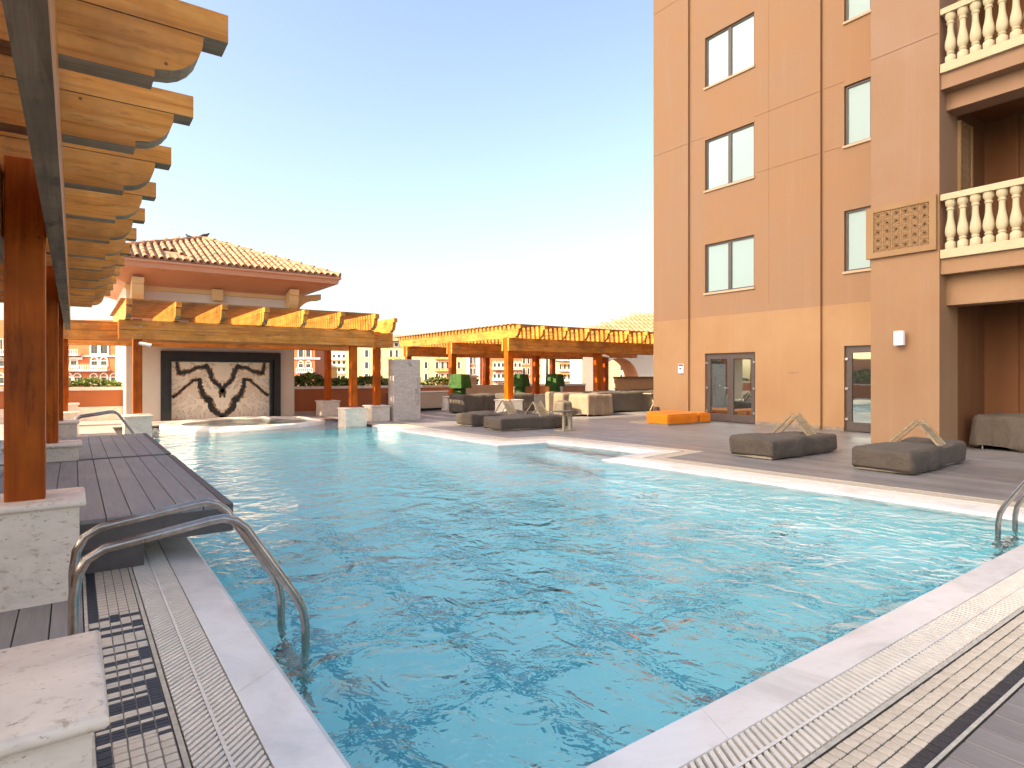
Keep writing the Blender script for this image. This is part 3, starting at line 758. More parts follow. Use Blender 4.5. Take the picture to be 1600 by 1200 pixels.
def vein(pts, mat, grow, yy, seed):
    rg = random.Random(seed); P2 = []
    W = 2.88/1050; Hh = 1.79/590
    for (a, b) in zip(pts[:-1], pts[1:]):
        for k in range(7):
            t = k/7; P2.append([a[i]+(b[i]-a[i])*t for i in range(3)])
    P2.append(list(pts[-1]))
    for side in (1, -1):
        rg = random.Random(seed); up, dn_ = [], []
        for i, (x, y, w_) in enumerate(P2):
            q0, q1 = P2[max(0, i-1)], P2[min(len(P2)-1, i+1)]
            d = Vector((q1[0]-q0[0], q1[1]-q0[1])).normalized(); nn = Vector((-d.y, d.x))
            w_ *= 1.2; h = w_*(.5+rg.uniform(-.22, .25))+grow*rg.uniform(.3, 1.0); h2 = w_*(.5+rg.uniform(-.22, .35))+grow*rg.uniform(.3, 1.0)
            for lst, s in ((up, h), (dn_, -h2)):
                px = min(1050, max(0, x-195+nn.x*s)); py = min(588, max(1, y-185+nn.y*s))
                X_ = 2.42+px*W; Z_ = 1.79-py*Hh
                if side < 0: X_ = 2*cx-X_
                lst.append((X_, yy, Z_))
        m = MB()
        for i in range(len(up)-1): m.quad(up[i], up[i+1], dn_[i+1], dn_[i])
        m.build('vein' if mat == 'vein_black' else 'vein_halo', mat, fw_)
V1 = [(250, 186, 20), (268, 300, 28), (320, 298, 34), (390, 280, 22), (450, 245, 22), (545, 232, 34), (585, 275, 34), (605, 350, 30), (640, 398, 32), (690, 432, 30), (715, 480, 30), (738, 490, 30), (743, 560, 6)]
V2 = [(206, 548, 22), (260, 512, 15), (340, 440, 15), (420, 375, 17), (478, 366, 30), (490, 450, 30), (520, 540, 36), (580, 590, 46), (620, 680, 44), (670, 725, 38), (741, 772, 26)]
for k, Vv in enumerate((V1, V2)):
    vein(Vv, 'vein_tan', 12, y_m-.002, 3+k); vein(Vv, 'vein_black', 0, y_m-.004, 9+k)
# eaves, frieze, corbels
EV = [(7.3, 4.66), (0.0, 4.66)]
m = MB(); prof = [(19.98, 4.66), (19.98, 4.60), (20.03, 4.56), (20.05, 4.44), (20.25, 4.40), (20.95, 4.08), (21.0, 4.02)]
sc_pts = []
for y, z in prof:
    o_ = 21.0-y; sc_pts.append([(1.27-o_*1.27, y, z), (6.06+o_*1.24, y, z), (6.06+o_*1.24, 26+o_*1.2, z), (1.27-o_*1.27, 26+o_*1.2, z)])
vs = [p for r in sc_pts for p in r]; fs = []
for k in range(len(prof)-1):
    for i in range(4): fs.append((4*k+i, 4*k+(i+1) % 4, 4*k+4+(i+1) % 4, 4*k+4+i))
m.add(vs, fs); m.build('eaves', 'eaves_stucco', fw_)
m = MB(); m.box((1.2, 20.96, 3.90), (6.1, 21.0, 4.03)); m.build('frieze', 'cream_yellow', fw_)
def corbel(x, w_):
    m = MB(); pts = [(21.0, 4.03), (20.42, 4.2), (20.42, 4.02)]+[(20.46+.5*(1-math.cos(a)), 4.0-.55*math.sin(a)) for a in [PI/2*k/6 for k in range(7)]]+[(21.0, 3.42)]
    m.prism(pts, 'x', x-w_/2, x+w_/2); m.build('corbel', 'cream_yellow', fw_)
corbel(1.5, .3); corbel(5.9, .3)
m = MB(); m.box((3.5, 20.82, 3.72), (3.82, 20.97, 4.06)); m.build('corbel', 'cream_yellow', fw_)
m = MB(); m.prism([(6.06, 4.05), (7.0, 4.2), (7.0, 4.0)]+[(6.95-.75*math.sin(a), 3.98-.55*(1-math.cos(a))) for a in [PI/2*k/6 for k in range(7)]]+[(6.06, 3.4)], 'y', 21.1, 21.4); m.build('corbel', 'cream_yellow', fw_)
# roof: sheathing then barrel tiles on the slope that faces the pool
APX = (3.66, 23.6, 6.12); cr = [(.02, 20.0, 4.68), (7.28, 20.0, 4.68), (7.28, 27.2, 4.68), (.02, 27.2, 4.68)]
m = MB(); m.add(cr+[APX], [(0, 1, 4), (1, 2, 4), (2, 3, 4), (3, 0, 4)]); roof = m.build('roof', 'tile_rows', fw_)
slope = Vector((0, APX[1]-20.0, APX[2]-4.68)); SL = slope.length; su = slope.normalized(); ang = math.atan2(slope.z, slope.y)
m = MB(); r0, r1, tl = .074, .062, .50
m.add([p for s_, rr in ((0, r0), (tl, r1)) for p in [(rr*math.cos(PI*k/8), s_, rr*math.sin(PI*k/8)) for k in range(9)]]+[(.8*r0*math.cos(PI*k/8), 0, .8*r0*math.sin(PI*k/8)) for k in range(9)],
      [(k, k+1, 10+k, 9+k) for k in range(8)]+[(k, 18+k, 19+k, k+1) for k in range(8)])
tproto = m.build('roof_tile', 'roof_tile', roof, smooth=True)
tproto.data.transform(world_of(roof))
Rx = Matrix.Rotation(ang, 4, 'X'); first = True
for r in range(9):
    s_ = .02+.42*r; half = 3.63*(1-s_/SL)
    for c in range(-18, 19):
        x = c*.2
        if abs(x) > half-.05: continue
        if r in (1, 2) and -1.55 < x < -.9 and (r == 1 or x < -1.1): continue
        loc = Vector((APX[0]+x, 20.0, 4.70+.012))+su*s_
        o = tproto if first else tproto.copy()
        if not first: C.objects.link(o)
        first = False; o.parent = roof
        o.location = loc-Vector((3.65, 21, 0))+Vector((0, 0, random.uniform(-.006, .006))); o.rotation_euler = (ang+random.uniform(-.015, .015), 0, random.uniform(-.02, .02))
for a in (cr[0], cr[1]):
    A_ = Vector(a); B_ = Vector(APX); n = 11
    for k in range(n):
        p, q2 = A_.lerp(B_, k/n), A_.lerp(B_, (k+1.08)/n)
        m = MB(); m.tube([p+Vector((0, 0, .05)), q2+Vector((0, 0, .03))], [.10, .085], 10); m.build('ridge_tile', 'roof_tile', roof, smooth=True)
# birds on the ridge
def bird(loc, rz, s, label):
    o = MB(); T = Matrix.Translation(loc) @ Matrix.Rotation(rz, 4, 'Z') @ Matrix.Scale(s, 4)
    o.tube([(-.19, 0, .05), (-.12, 0, .075), (-.05, 0, .10), (.03, 0, .115), (.09, 0, .135), (.125, 0, .175), (.15, 0, .20), (.175, 0, .20), (.20, 0, .195)],
           [.012, .025, .055, .065, .055, .036, .034, .022, .004], 8, T=T)
    o.tube([(.02, .02, .06), (.03, .022, 0)], .006, 5, T=T); o.tube([(.02, -.02, .06), (.03, -.022, 0)], .006, 5, T=T)
    b = o.build('pigeon', 'bird_grey', smooth=True); tag(b, label, 'bird', 'pigeons on the pavilion roof')
bird((3.72, 23.6, 6.17), .2, .95, 'dark pigeon standing on the peak of the tiled roof')
bird((3.22, 23.18, 5.98), PI, .8, 'smaller dark pigeon left of the roof peak')

# ------------------------------------------------------------------ parapets, planting, shower
def leaves(mb, n, box, size, seed, dens=None, up=.6):
    rg = random.Random(seed); (x0, y0, z0), (x1, y1, z1) = box
    for _ in range(n):
        x, y = rg.uniform(x0, x1), rg.uniform(y0, y1)
        hh = (z1-z0)*(.35+.65*max(0, noise.noise((x*1.3, y*1.3, seed))+.55))
        z = z0+hh*rg.random()**.6
        d = Vector((rg.gauss(0, 1), rg.gauss(0, 1), rg.gauss(up, .6))).normalized()
        s_ = d.orthogonal().normalized(); s_ = Matrix.Rotation(rg.uniform(0, 6.28), 3, d) @ s_
        L = size*rg.uniform(.6, 1.4); W_ = L*.24
        p = Vector((x, y, z)); mb.m = 0 if rg.random() < .5 else (1 if rg.random() < .6 else 2)
        mb.quad(p, p+d*L*.5+s_*W_, p+d*L, p+d*L*.5-s_*W_)
def hedge(box, n, size, seed, label):
    p = empty('hedge', ((box[0][0]+box[1][0])/2, (box[0][1]+box[1][1])/2, box[0][2]), label=label, cat='hedge', group='planting on top of the parapets')
    m = MB(); leaves(m, n, box, size, seed); m.build('foliage', ['leaf_green', 'leaf_light', 'leaf_dry'], p, kind='stuff')
    m = MB(); m.box((box[0][0]+.02, box[0][1]+.02, box[0][2]-.05), (box[1][0]-.02, box[1][1]-.02, box[0][2]+.04)); m.build('soil', 'soil', p)
def parapet(x0, x1, y, h, label, mat='terracotta', base=None, t=.5, cap='travertine_pale'):
    p = empty('parapet_wall', ((x0+x1)/2, y, 0), label=label, cat='wall', group='terrace parapets')
    m = MB(); m.box((x0, y, 0 if not base else base), (x1, y+t, h-.1)); m.build('wall', mat, p)
    m = MB(); m.box((x0, y-.04, h-.1), (x1, y+.12, h)); m.box((x0, y+t-.1, h-.1), (x1, y+t+.03, h)); m.build('cap', cap, p)
    m = MB()
    if base: m.box((x0, y-.03, 0), (x1, y+t, base)); m.build('stone_base', 'travertine_pale', p)
    else: m.box((x0, y-.02, 0), (x1, y, .1)); m.build('skirting', 'paving', p)
parapet(-7, 1.235, 22.3, 1.02, 'terracotta parapet with stone base left of the feature wall', base=.42)
parapet(6.07, 11.2, 21.6, .98, 'terracotta parapet right of the feature wall below planting')
parapet(11.2, 23.6, 25.6, .88, 'orange parapet behind the rear pergola and topiaries', 'terracotta_pale')
lw = empty('boundary_wall', (-6.6, 8, 0), label='tall terracotta boundary wall with planter behind the left pergola, mirrored in the doors', cat='wall')
m = MB(); m.box((-7.0, -6, 0), (-6.6, 21.9, 2.3)); m.build('wall', 'terracotta_pale', lw)
m = MB(); m.box((-6.6, -6, 0), (-5.7, 21.9, .8)); m.build('planter', 'terracotta', lw)
m = MB(); m.box((-6.6, -6, .8), (-5.66, 21.9, .86)); m.build('cap', 'travertine_pale', lw)
hedge(((-6.5, -4, .85), (-5.8, 21, 1.7)), 6000, .22, 8, 'leafy planting in the planter behind the left pergola')
hedge(((-1.4, 22.42, .96), (1.2, 22.7, 1.22)), 2600, .09, 1, 'low green planting on the parapet left of the feature wall')
hedge(((6.1, 21.72, .92), (11.2, 22.0, 1.36)), 5200, .13, 2, 'leafy green and dry planting on the parapet right of the feature wall')
hedge(((11.25, 25.72, .82), (16.5, 26.0, 1.22)), 2600, .13, 3, 'green planting on the parapet behind the rear pergola')

sh = empty('shower_wall', (8.2, 17.1, 0), label='pale split stone outdoor shower wall with chrome fittings', cat='shower')
m = MB(); m.box((7.83, 16.95, 0), (8.72, 17.35, 1.86)); m.build('wall', 'shower_stone', sh)
m = MB(); m.tube([(8.28, 16.95, 1.74), (8.28, 16.80, 1.76), (8.28, 16.74, 1.74)], .014, 8); m.lathe([(0, 0), (.05, 0), (.03, .06), (0, .07)], 14, Matrix.Translation((8.28, 16.74, 1.68)) @ Matrix.Rotation(-.6, 4, 'X')); m.build('shower_head', 'chrome', sh, smooth=True)
m = MB(); m.lathe([(0, -.02), (.06, -.02), (.065, 0)], 16, Matrix.Translation((8.36, 16.948, .92)) @ Matrix.Rotation(PI/2, 4, 'X')); m.tube([(8.36, 16.95, .92), (8.36, 16.90, .92), (8.37, 16.88, .86)], .014, 8); m.build('mixer_valve', 'chrome', sh, smooth=True)
m = MB(); m.tube([(8.56, 16.95, .92), (8.56, 16.91, .92)], .025, 8); m.tube([(8.60, 16.93, 1.18), (8.60, 16.90, 1.30)], .018, 8); m.build('hand_shower', 'chrome', sh, smooth=True)
m = MB(); m.tube([(8.60+.0, 16.92, 1.18), (8.625, 16.92, .9), (8.65, 16.92, .62), (8.63, 16.92, .50), (8.585, 16.92, .46), (8.545, 16.92, .55), (8.55, 16.92, .75), (8.56, 16.92, .91)], .008, 6); m.build('hose', 'chrome', sh, smooth=True)

# cabinets and low beige walls behind the shower
m = empty('beige_cabinet', (11.0, 20.9, 0), label='low cream cabinet with flush doors between shower and topiary', cat='cabinet')
b = MB(); b.box((9.7, 20.9, .1), (12.6, 21.5, .70)); b.build('body', 'cream_wall', m)
b = MB(); b.box((9.7, 20.95, 0), (12.6, 21.5, .1)); b.build('plinth', 'frame_black', m)
for k in range(3):
    b = MB(); b.box((9.72+.96*k, 20.88, .12), (9.72+.96*k+.93, 20.9, .68)); b.build('door', 'beige_panel', m)
b = MB(); b.box((9.66, 20.86, .70), (12.64, 21.52, .74)); b.build('worktop', 'cream_wall', m)
bw = MB(); bw.box((13.2, 22.4, 0), (16.2, 22.55, .93)); tag(bw.build('screen_wall', 'beige_panel'), 'plain beige screen wall behind the covered armchairs', 'wall')
def pier(x, y, z0, z1, w_, label, mat='beige_panel'):
    p = empty('parapet_pier', (x, y, z0), label=label, cat='pillar', group='capped pillars on the parapet')
    b = MB(); b.box((x-w_/2, y-w_/2, z0), (x+w_/2, y+w_/2, z1-.12)); b.build('shaft', mat, p)
    b = MB(); b.box((x-w_/2-.1, y-w_/2-.1, z1-.12), (x+w_/2+.1, y+w_/2+.1, z1-.05)); b.box((x-w_/2-.05, y-w_/2-.05, z1-.05), (x+w_/2+.05, y+w_/2+.05, z1)); b.build('cap', 'travertine_pale', p)
pier(15.75, 25.4, 0, 1.36, .5, 'beige capped pillar below the pergola post left of the middle topiary')
pier(18.55, 25.2, 0, 1.30, .45, 'beige capped pillar behind the right topiary')
pier(21.2, 25.3, 0, 1.36, .5, 'white capped pillar right of the covered armchair', 'far_white')
# mesh gate between the screen wall and the parapet
gt = empty('wire_gate', (17, 23.6, 0), label='dark wire mesh gate behind the middle topiary', cat='gate')
b = MB()
for k in range(13): b.box((16.3+.11*k, 23.6, .1), (16.31+.11*k, 23.612, .92))
for k in range(8): b.box((16.3, 23.598, .1+.11*k), (17.63, 23.61, .108+.11*k))
b.build('mesh', 'cctv_black', gt, kind='stuff')
b = MB(); b.tube([(16.28, 23.6, 0), (16.28, 23.6, .95), (17.65, 23.6, .95), (17.65, 23.6, 0)], .025, 6); b.build('gate_frame', 'dark_metal', gt)

# ------------------------------------------------------------------ main building on the right
RB = rad(-1.6)
bl = empty('apartment_building', (15.45, 8.0, 0), RB, label='orange stucco apartment building with balconies on the right', cat='building')
BT = Matrix.Translation((15.45, 8, 0)) @ Matrix.Rotation(RB, 4, 'Z')
class LB(MB):
    """builder in building-local coordinates: x into the building, y along the facade"""
    def build(s, name, mats, parent=None, **k):
        s.v = [tuple(BT @ Vector(p)) for p in s.v]; return MB.build(s, name, mats, parent or bl, **k)
def facade(mb, x, y0, y1, z0, z1, holes):
    """front face at local x with rectangular recesses (ya, yb, za, zb, depth)"""
    ys = sorted({y0, y1, *[min(max(h[i], y0), y1) for h in holes for i in (0, 1)]}); zs = sorted({z0, z1, *[min(max(h[i], z0), z1) for h in holes for i in (2, 3)]})
    for a, b in zip(ys[:-1], ys[1:]):
        for c, d in zip(zs[:-1], zs[1:]):
            if b-a < 1e-5 or d-c < 1e-5: continue
            my, mz = (a+b)/2, (c+d)/2; dep = 0
            for h in holes:
                if h[0] < my < h[1] and h[2] < mz < h[3]: dep = max(dep, h[4])
            mb.quad((x+dep, a, c), (x+dep, b, c), (x+dep, b, d), (x+dep, a, d))
    for ya, yb, za, zb, dep in holes:
        ya, yb, za, zb = max(ya, y0), min(yb, y1), max(za, z0), min(zb, z1)
        mb.quad((x, ya, za), (x+dep, ya, za), (x+dep, ya, zb), (x, ya, zb)); mb.quad((x, yb, za), (x+dep, yb, za), (x+dep, yb, zb), (x, yb, zb))
        mb.quad((x, ya, za), (x, yb, za), (x+dep, yb, za), (x+dep, ya, za)); mb.quad((x, ya, zb), (x, yb, zb), (x+dep, yb, zb), (x+dep, ya, zb))
HT = 24.0
WIN = [(3.86, 5.33), (6.96, 8.50), (10.08, 11.60), (13.2, 14.7)]
RW = [(3.93, 5.43), (7.03, 8.51), (10.08, 11.58), (13.2, 14.7)]
jt = .010
m = LB(); facade(m, 0, 4.19, 5.62, 0, HT, [(4.19, 5.62, z, z+.014, jt) for z in (8.6, 13.3)]); 
H2 = [(1.87, 3.55, a, b, .16) for a, b in WIN]+[(1.84, 3.55, 0, 2.03, .16)]
H2 += [(3.55, 4.04, 8.6, 8.614, jt), (-.02, 1.87, 8.62, 8.634, jt), (-.02, 1.87, 7.03, 7.044, jt), (1.414, 1.426, 3.3, HT, .006)]
facade(m, 0, -.02, 4.04, 0, HT, H2)
H3 = [(-1.9, -.62, a, b, .16) for a, b in RW]+[(-1.62, -.62, 0, 2.1, .16)]+[(-.62, -.12, 8.62, 8.634, jt), (-.62, -.12, 7.03, 7.044, jt)]
facade(m, 0, -9, -.12, 0, HT, H3)
for a, b in ((4.04, 4.19), (-.12, -.02)):
    m.quad((.08, a, 0), (.08, b, 0), (.08, b, HT), (.08, a, HT)); m.quad((0, a, 0), (.08, a, 0), (.08, a, HT), (0, a, HT)); m.quad((0, b, 0), (.08, b, 0), (.08, b, HT), (0, b, HT))
m.quad((0, 5.62, 0), (14, 5.62, 0), (14, 5.62, HT), (0, 5.62, HT)); m.quad((14, 5.62, 0), (14, -9, 0), (14, -9, HT), (14, 5.62, HT)); m.quad((0, -9, 0), (14, -9, 0), (14, -9, HT), (0, -9, HT)); m.quad((0, 5.62, HT), (14, 5.62, HT), (14, -9, HT), (0, -9, HT))
m.build('wall', 'stucco_main')
def window(ya, yb, za, zb, x=.06, mull=True, pane='pane_blind'):
    f = LB(); w_ = .055
    f.box((x, ya, za), (x+.07, ya+w_, zb)); f.box((x, yb-w_, za), (x+.07, yb, zb)); f.box((x, ya+w_, zb-w_), (x+.07, yb-w_, zb)); f.box((x, ya+w_, za), (x+.07, yb-w_, za+.045))
    if mull:
        c = (ya+yb)/2; f.box((x-.005, c-.055, za+.045), (x+.068, c+.055, zb-w_))
    wn_ = f.build('window', 'dark_metal')
    p = LB(); p.quad((x+.035, ya+w_, za+.04), (x+.035, yb-w_, za+.04), (x+.035, yb-w_, zb-w_), (x+.035, ya+w_, zb-w_)); p.build('pane', pane, wn_)
    s_ = LB(); s_.box((-.045, ya-.03, za-.06), (.12, yb+.02, za-.002)); s_.build('sill', 'beige_panel', wn_)
for a, b in WIN: window(1.872, 3.548, a+.002, b-.002)
for a, b in RW: window(-1.9+.002, -.622, a+.002, b-.002)
def door(ya, yb, zt, leaves_):
    x = .06; f = LB(); f.box((x, ya, 0), (x+.08, ya+.05, zt)); f.box((x, yb-.05, 0), (x+.08, yb, zt)); f.box((x, ya+.05, zt-.05), (x+.08, yb-.05, zt)); d = f.build('door_frame', 'dark_metal')
    n = leaves_; w_ = (yb-ya-.1)/n
    for k in range(n):
        a = ya+.05+w_*k+.003; b = a+w_-.006; f = LB(); xx = x-.008
        f.box((xx, a, .01), (xx+.05, a+.10, zt-.055)); f.box((xx, b-.10, .01), (xx+.05, b, zt-.055)); f.box((xx, a+.10, zt-.16), (xx+.05, b-.10, zt-.055)); f.box((xx, a+.10, .01), (xx+.05, b-.10, .23)); lf = f.build('door_leaf', 'dark_metal')
        p = LB(); p.quad((xx+.03, a+.10, .23), (xx+.03, b-.10, .23), (xx+.03, b-.10, zt-.16), (xx+.03, a+.10, zt-.16)); p.build('pane', 'pane_dark', lf)
        hy = b if k == n-1 else a
        if n > 1:
            for z in (.3, 1.0, 1.75):
                h = LB(); h.box((xx-.03, (b-.02 if k else a-.02), z-.03), (xx, (b+.05 if k else a+.03), z+.03)); h.build('hinge', 'bolt_metal', lf)
        else:
            for z in (.3, 1.05, 1.78):
                h = LB(); h.box((xx-.03, b-.02, z-.03), (xx, b+.05, z+.03)); h.build('hinge', 'bolt_metal', lf)
        if k == 1:
            h = LB(); h.tube([(xx, a+.05, 1.0), (xx-.05, a+.05, 1.0), (xx-.055, a+.16, 1.0)], .010, 6); h.build('handle', 'bolt_metal', lf)
door(1.845, 3.545, 2.02, 2); door(-1.615, -.625, 2.09, 1)
m = LB()
for a, b in ((-.62+.002, -.122), (-.018, 1.838), (3.56, 4.038), (4.192, 5.62)): m = LB(); m.box((-.015, a, 0), (0.02, b, .09)); m.build('skirting', 'skirting_stone')
# pier and balcony bay
PX = -2.55; PY0, PY1 = -3.64, -2.45
m = LB(); facade(m, PX, PY0, PY1, 0, HT, [(PY0+.02, PY1, 7.62, 7.634, jt)])
m.quad((PX, PY1, 0), (-.001, PY1, 0), (-.001, PY1, HT), (PX, PY1, HT))
m.quad((PX, PY0, 0), (-1.75, PY0, 0), (-1.75, PY0, HT), (PX, PY0, HT)); m.quad((PX, PY0, HT), (0, PY0, HT), (0, PY1, HT), (PX, PY1, HT)); m.build('pier_wall', 'stucco_pier')
m = LB()      # loggia interior: side wall, back walls, ceilings
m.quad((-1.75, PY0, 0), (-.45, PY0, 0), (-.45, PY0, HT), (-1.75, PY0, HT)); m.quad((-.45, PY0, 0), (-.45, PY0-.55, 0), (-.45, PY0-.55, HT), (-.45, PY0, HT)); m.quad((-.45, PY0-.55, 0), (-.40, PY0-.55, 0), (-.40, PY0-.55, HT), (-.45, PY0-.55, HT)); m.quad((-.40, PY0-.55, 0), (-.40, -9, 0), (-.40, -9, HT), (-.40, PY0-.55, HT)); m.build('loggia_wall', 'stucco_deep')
def balcony(z, top):
    m = LB(); m.box((PX+.05, PY0-.001, z-.28), (PX+.75, -9, z)); m.build('balcony_slab', 'stucco_pier')
    m = LB(); m.box((PX+.30, PY0-.001, z-.83 if z < 5 else z-.60), (PX+.76, -9, z-.281)); m.build('balcony_beam', 'stucco_pier')
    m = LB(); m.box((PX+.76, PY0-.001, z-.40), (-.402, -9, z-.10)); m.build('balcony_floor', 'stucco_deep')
    m = LB(); m.box((PX-.02, PY0-.02, z), (PX+.16, -9, z+.155)); m.build('bottom_rail', 'baluster_cream')
    m = LB(); m.cbox((PX-.03, PY0-.02, z+1.05), (PX+.17, -9, z+1.16), .012); m.build('handrail', 'baluster_cream')
balcony(3.505, 1); balcony(6.875, 1); balcony(10.25, 1)
prof = [(.072, 0), (.075, .01), (.075, .11), (.068, .125), (.05, .14), (.042, .155), (.055, .17), (.055, .185), (.042, .20), (.06, .235), (.074, .28), (.077, .33), (.07, .40), (.055, .48), (.044, .56), (.040, .66), (.042, .70), (.055, .715), (.055, .735), (.044, .75), (.05, .77), (.068, .80), (.074, .83), (.074, .87), (.07, .895)]
m = MB(); m.lathe([(r*1.12, z) for r, z in prof], 18); bal = m.build('baluster', 'baluster_cream', smooth=True)
bal.parent = bl; firstb = True
for z in (3.505, 6.875, 10.25):
    for k in range(13):
        o = bal if firstb else bal.copy()
        if not firstb: C.objects.link(o)
        firstb = False; o.parent = bl; o.location = (PX+.07, -3.79-.19*k, z+.155)
# pierced ornamental panels
def lattice(name, mk, w_, h_, n_u, n_v):
    """strapwork of bars at 0, 45, 90, 135 degrees over a dark back; mk(u, v, depth) -> point"""
    m = LB(); t = .012
    def bar(u0, v0, u1, v1, d=.0):
        L = math.hypot(u1-u0, v1-v0)
        if L < 1e-4: return
        nx, ny = -(v1-v0)/L*t, (u1-u0)/L*t
        q = [(u0+nx, v0+ny), (u1+nx, v1+ny), (u1-nx, v1-ny), (u0-nx, v0-ny)]
        m.add([mk(*p, d) for p in q]+[mk(*p, d+.03) for p in q], [(0, 1, 2, 3), (0, 1, 5, 4), (1, 2, 6, 5), (2, 3, 7, 6), (3, 0, 4, 7)])
    pu, pv_ = w_/n_u, h_/n_v
    for i in range(n_u+1): bar(i*pu, 0, i*pu, h_)
    for j in range(n_v+1): bar(0, j*pv_, w_, j*pv_)
    for i in range(n_u):
        for j in range(n_v):
            u, v = i*pu, j*pv_
            for k in range(8):
                a, b_ = PI/4*k, PI/4*(k+3)
                r = .5*min(pu, pv_)
                bar(u+pu/2+r*math.cos(a), v+pv_/2+r*math.sin(a), u+pu/2+r*math.cos(b_), v+pv_/2+r*math.sin(b_), .001)
    return m
m = LB(); X0 = PX-.07
for a, b in (((X0, -3.61, 3.68), (PX, -3.50, 4.68)), ((X0, -2.53, 3.68), (PX, -2.39, 4.68)), ((X0, -3.50, 4.575), (PX, -2.53, 4.68)), ((X0, -3.50, 3.68), (PX, -2.53, 3.785))): m.box(a, b)
pn = m.build('ornamental_panel', 'lattice_tan')
m = LB(); m.quad((PX-.012, -3.5, 3.785), (PX-.012, -2.53, 3.785), (PX-.012, -2.53, 4.575), (PX-.012, -3.5, 4.575)); m.build('panel_back', 'lattice_dark', pn)
lattice('l', lambda u, v, d: (X0+.02+d, -3.5+u, 3.785+v), .97, .79, 6, 5).build('strapwork', 'lattice_tan', pn, kind='stuff')
for z in (3.2, 6.58):
    z0, z1 = z+.45, z+3.0
    m = LB(); m.box((-1.78, PY0-.06, z0), (-1.72, PY0-.005, z1)); m.box((-1.24, PY0-.06, z0), (-1.18, PY0-.005, z1)); p_ = m.build('loggia_screen', 'lattice_tan')
    lattice('l', lambda u, v, d: (-1.72+u, PY0-.045+d, z0+v), .48, z1-z0, 3, 15).build('strapwork', 'lattice_tan', p_, kind='stuff')
m = LB(); m.lathe([(0, 6.42), (.1, 6.43), (.15, 6.475), (.12, 6.48)], 18, Matrix.Translation((-1.3, -5.05, 0))); m.build('ceiling_lamp', 'cctv_white', smooth=True)
# things fixed to the building
wl_ = empty('wall_speaker', tuple(BT @ Vector((PX, -3.02, 2.08))), RB, label='white wall speaker on the orange pier above the loungers', cat='speaker')
m = LB(); m.cbox((PX-.16, -3.10, 1.955), (PX-.05, -2.93, 2.225), .015); m.build('case', 'paper_white', wl_)
m = LB(); m.box((PX-.05, -3.04, 2.04), (PX, -2.99, 2.16)); m.build('bracket', 'baluster_cream', wl_)
sg = empty('cctv_sign', tuple(BT @ Vector((0, 4.47, 1.58))), RB, label='small white camera warning sign with red heading on the orange wall', cat='sign')
m = LB(); m.box((-.012, 4.365, 1.44), (-.002, 4.575, 1.735)); m.build('board', 'paper_white', sg)
m = LB(); m.box((-.015, 4.38, 1.66), (-.012, 4.56, 1.72)); m.build('heading', 'sign_red', sg)
m = LB(); m.add([(-.016, 4.43, 1.59), (-.016, 4.52, 1.62), (-.016, 4.53, 1.58), (-.016, 4.45, 1.545)], [(0, 1, 2, 3)]); m.box((-.016, 4.42, 1.60), (-.013, 4.43, 1.64)); m.build('camera_symbol', 'sign_black', sg)
m = LB()
for k in range(3): m.box((-.0145, 4.42+.01*k, 1.465+.018*k), (-.0125, 4.52, 1.472+.018*k))
m.build('print_line', 'plate_text', sg, kind='stuff')
for y0, y1, z, lb in ((4.36, 4.50, 1.40, 'tiny number plate below the camera warning sign'), (.55, .86, 1.44, 'faint engraved plate on the orange wall between the doors')):
    m = LB(); m.box((-.006, y0, z-.02), (-.001, y1, z+.03)); o = m.build('wall_plate', 'stucco_pier'); 
    m2 = LB(); m2.box((-.008, (y0+y1)/2-.05, z-.006), (-.0065, (y0+y1)/2+.05, z+.014)); m2.build('print_line', 'plate_text', o)
    o.parent = None; o.matrix_world = BT; tag(o, lb, 'plate')
so_ = empty('weatherproof_socket', tuple(BT @ Vector((0, 5.44, .24))), RB, label='dark weatherproof socket low on the building corner', cat='socket')
m = LB(); m.cbox((-.09, 5.36, .17), (-.001, 5.53, .33), .01); m.build('box', 'dark_metal', so_)
m = LB(); m.tube([(-.05, 5.46, .17), (-.05, 5.46, .12)], .012, 6); m.build('gland', 'resin_dark', so_)

# cctv cameras on posts
def cctv(loc, rz, label):
    p = empty('cctv_camera', loc, rz, label=label, cat='camera', group='white cctv cameras'); T = Matrix.Translation(loc) @ Matrix.Rotation(rz, 4, 'Z')
    m = MB(); m.tube([(0, 0, .0), (0, -.06, 0)], .03, 8, T=T); m.tube([(0, -.05, 0), (.02, -.09, -.01)], .012, 6, T=T); m.build('mount', 'cctv_white', p, smooth=True)
    m = MB(); m.tube([(-.02, -.07, .0), (.20, -.16, -.05)], .042, 10, T=T); m.build('case', 'cctv_white', p, smooth=True)
    m = MB(); m.tube([(.20, -.16, -.05), (.212, -.165, -.053)], .034, 10, T=T); m.build('lens', 'cctv_black', p)
cctv((1.24, 16.45, 2.12), .2, 'white cctv camera on the pergola post left of the marble wall')
cctv((16.35, 16.78, 2.12), .3, 'white cctv camera on the right rear pergola post')
cctv((20.42, 24.45, 2.1), .3, 'small cctv camera on the farthest pergola post')

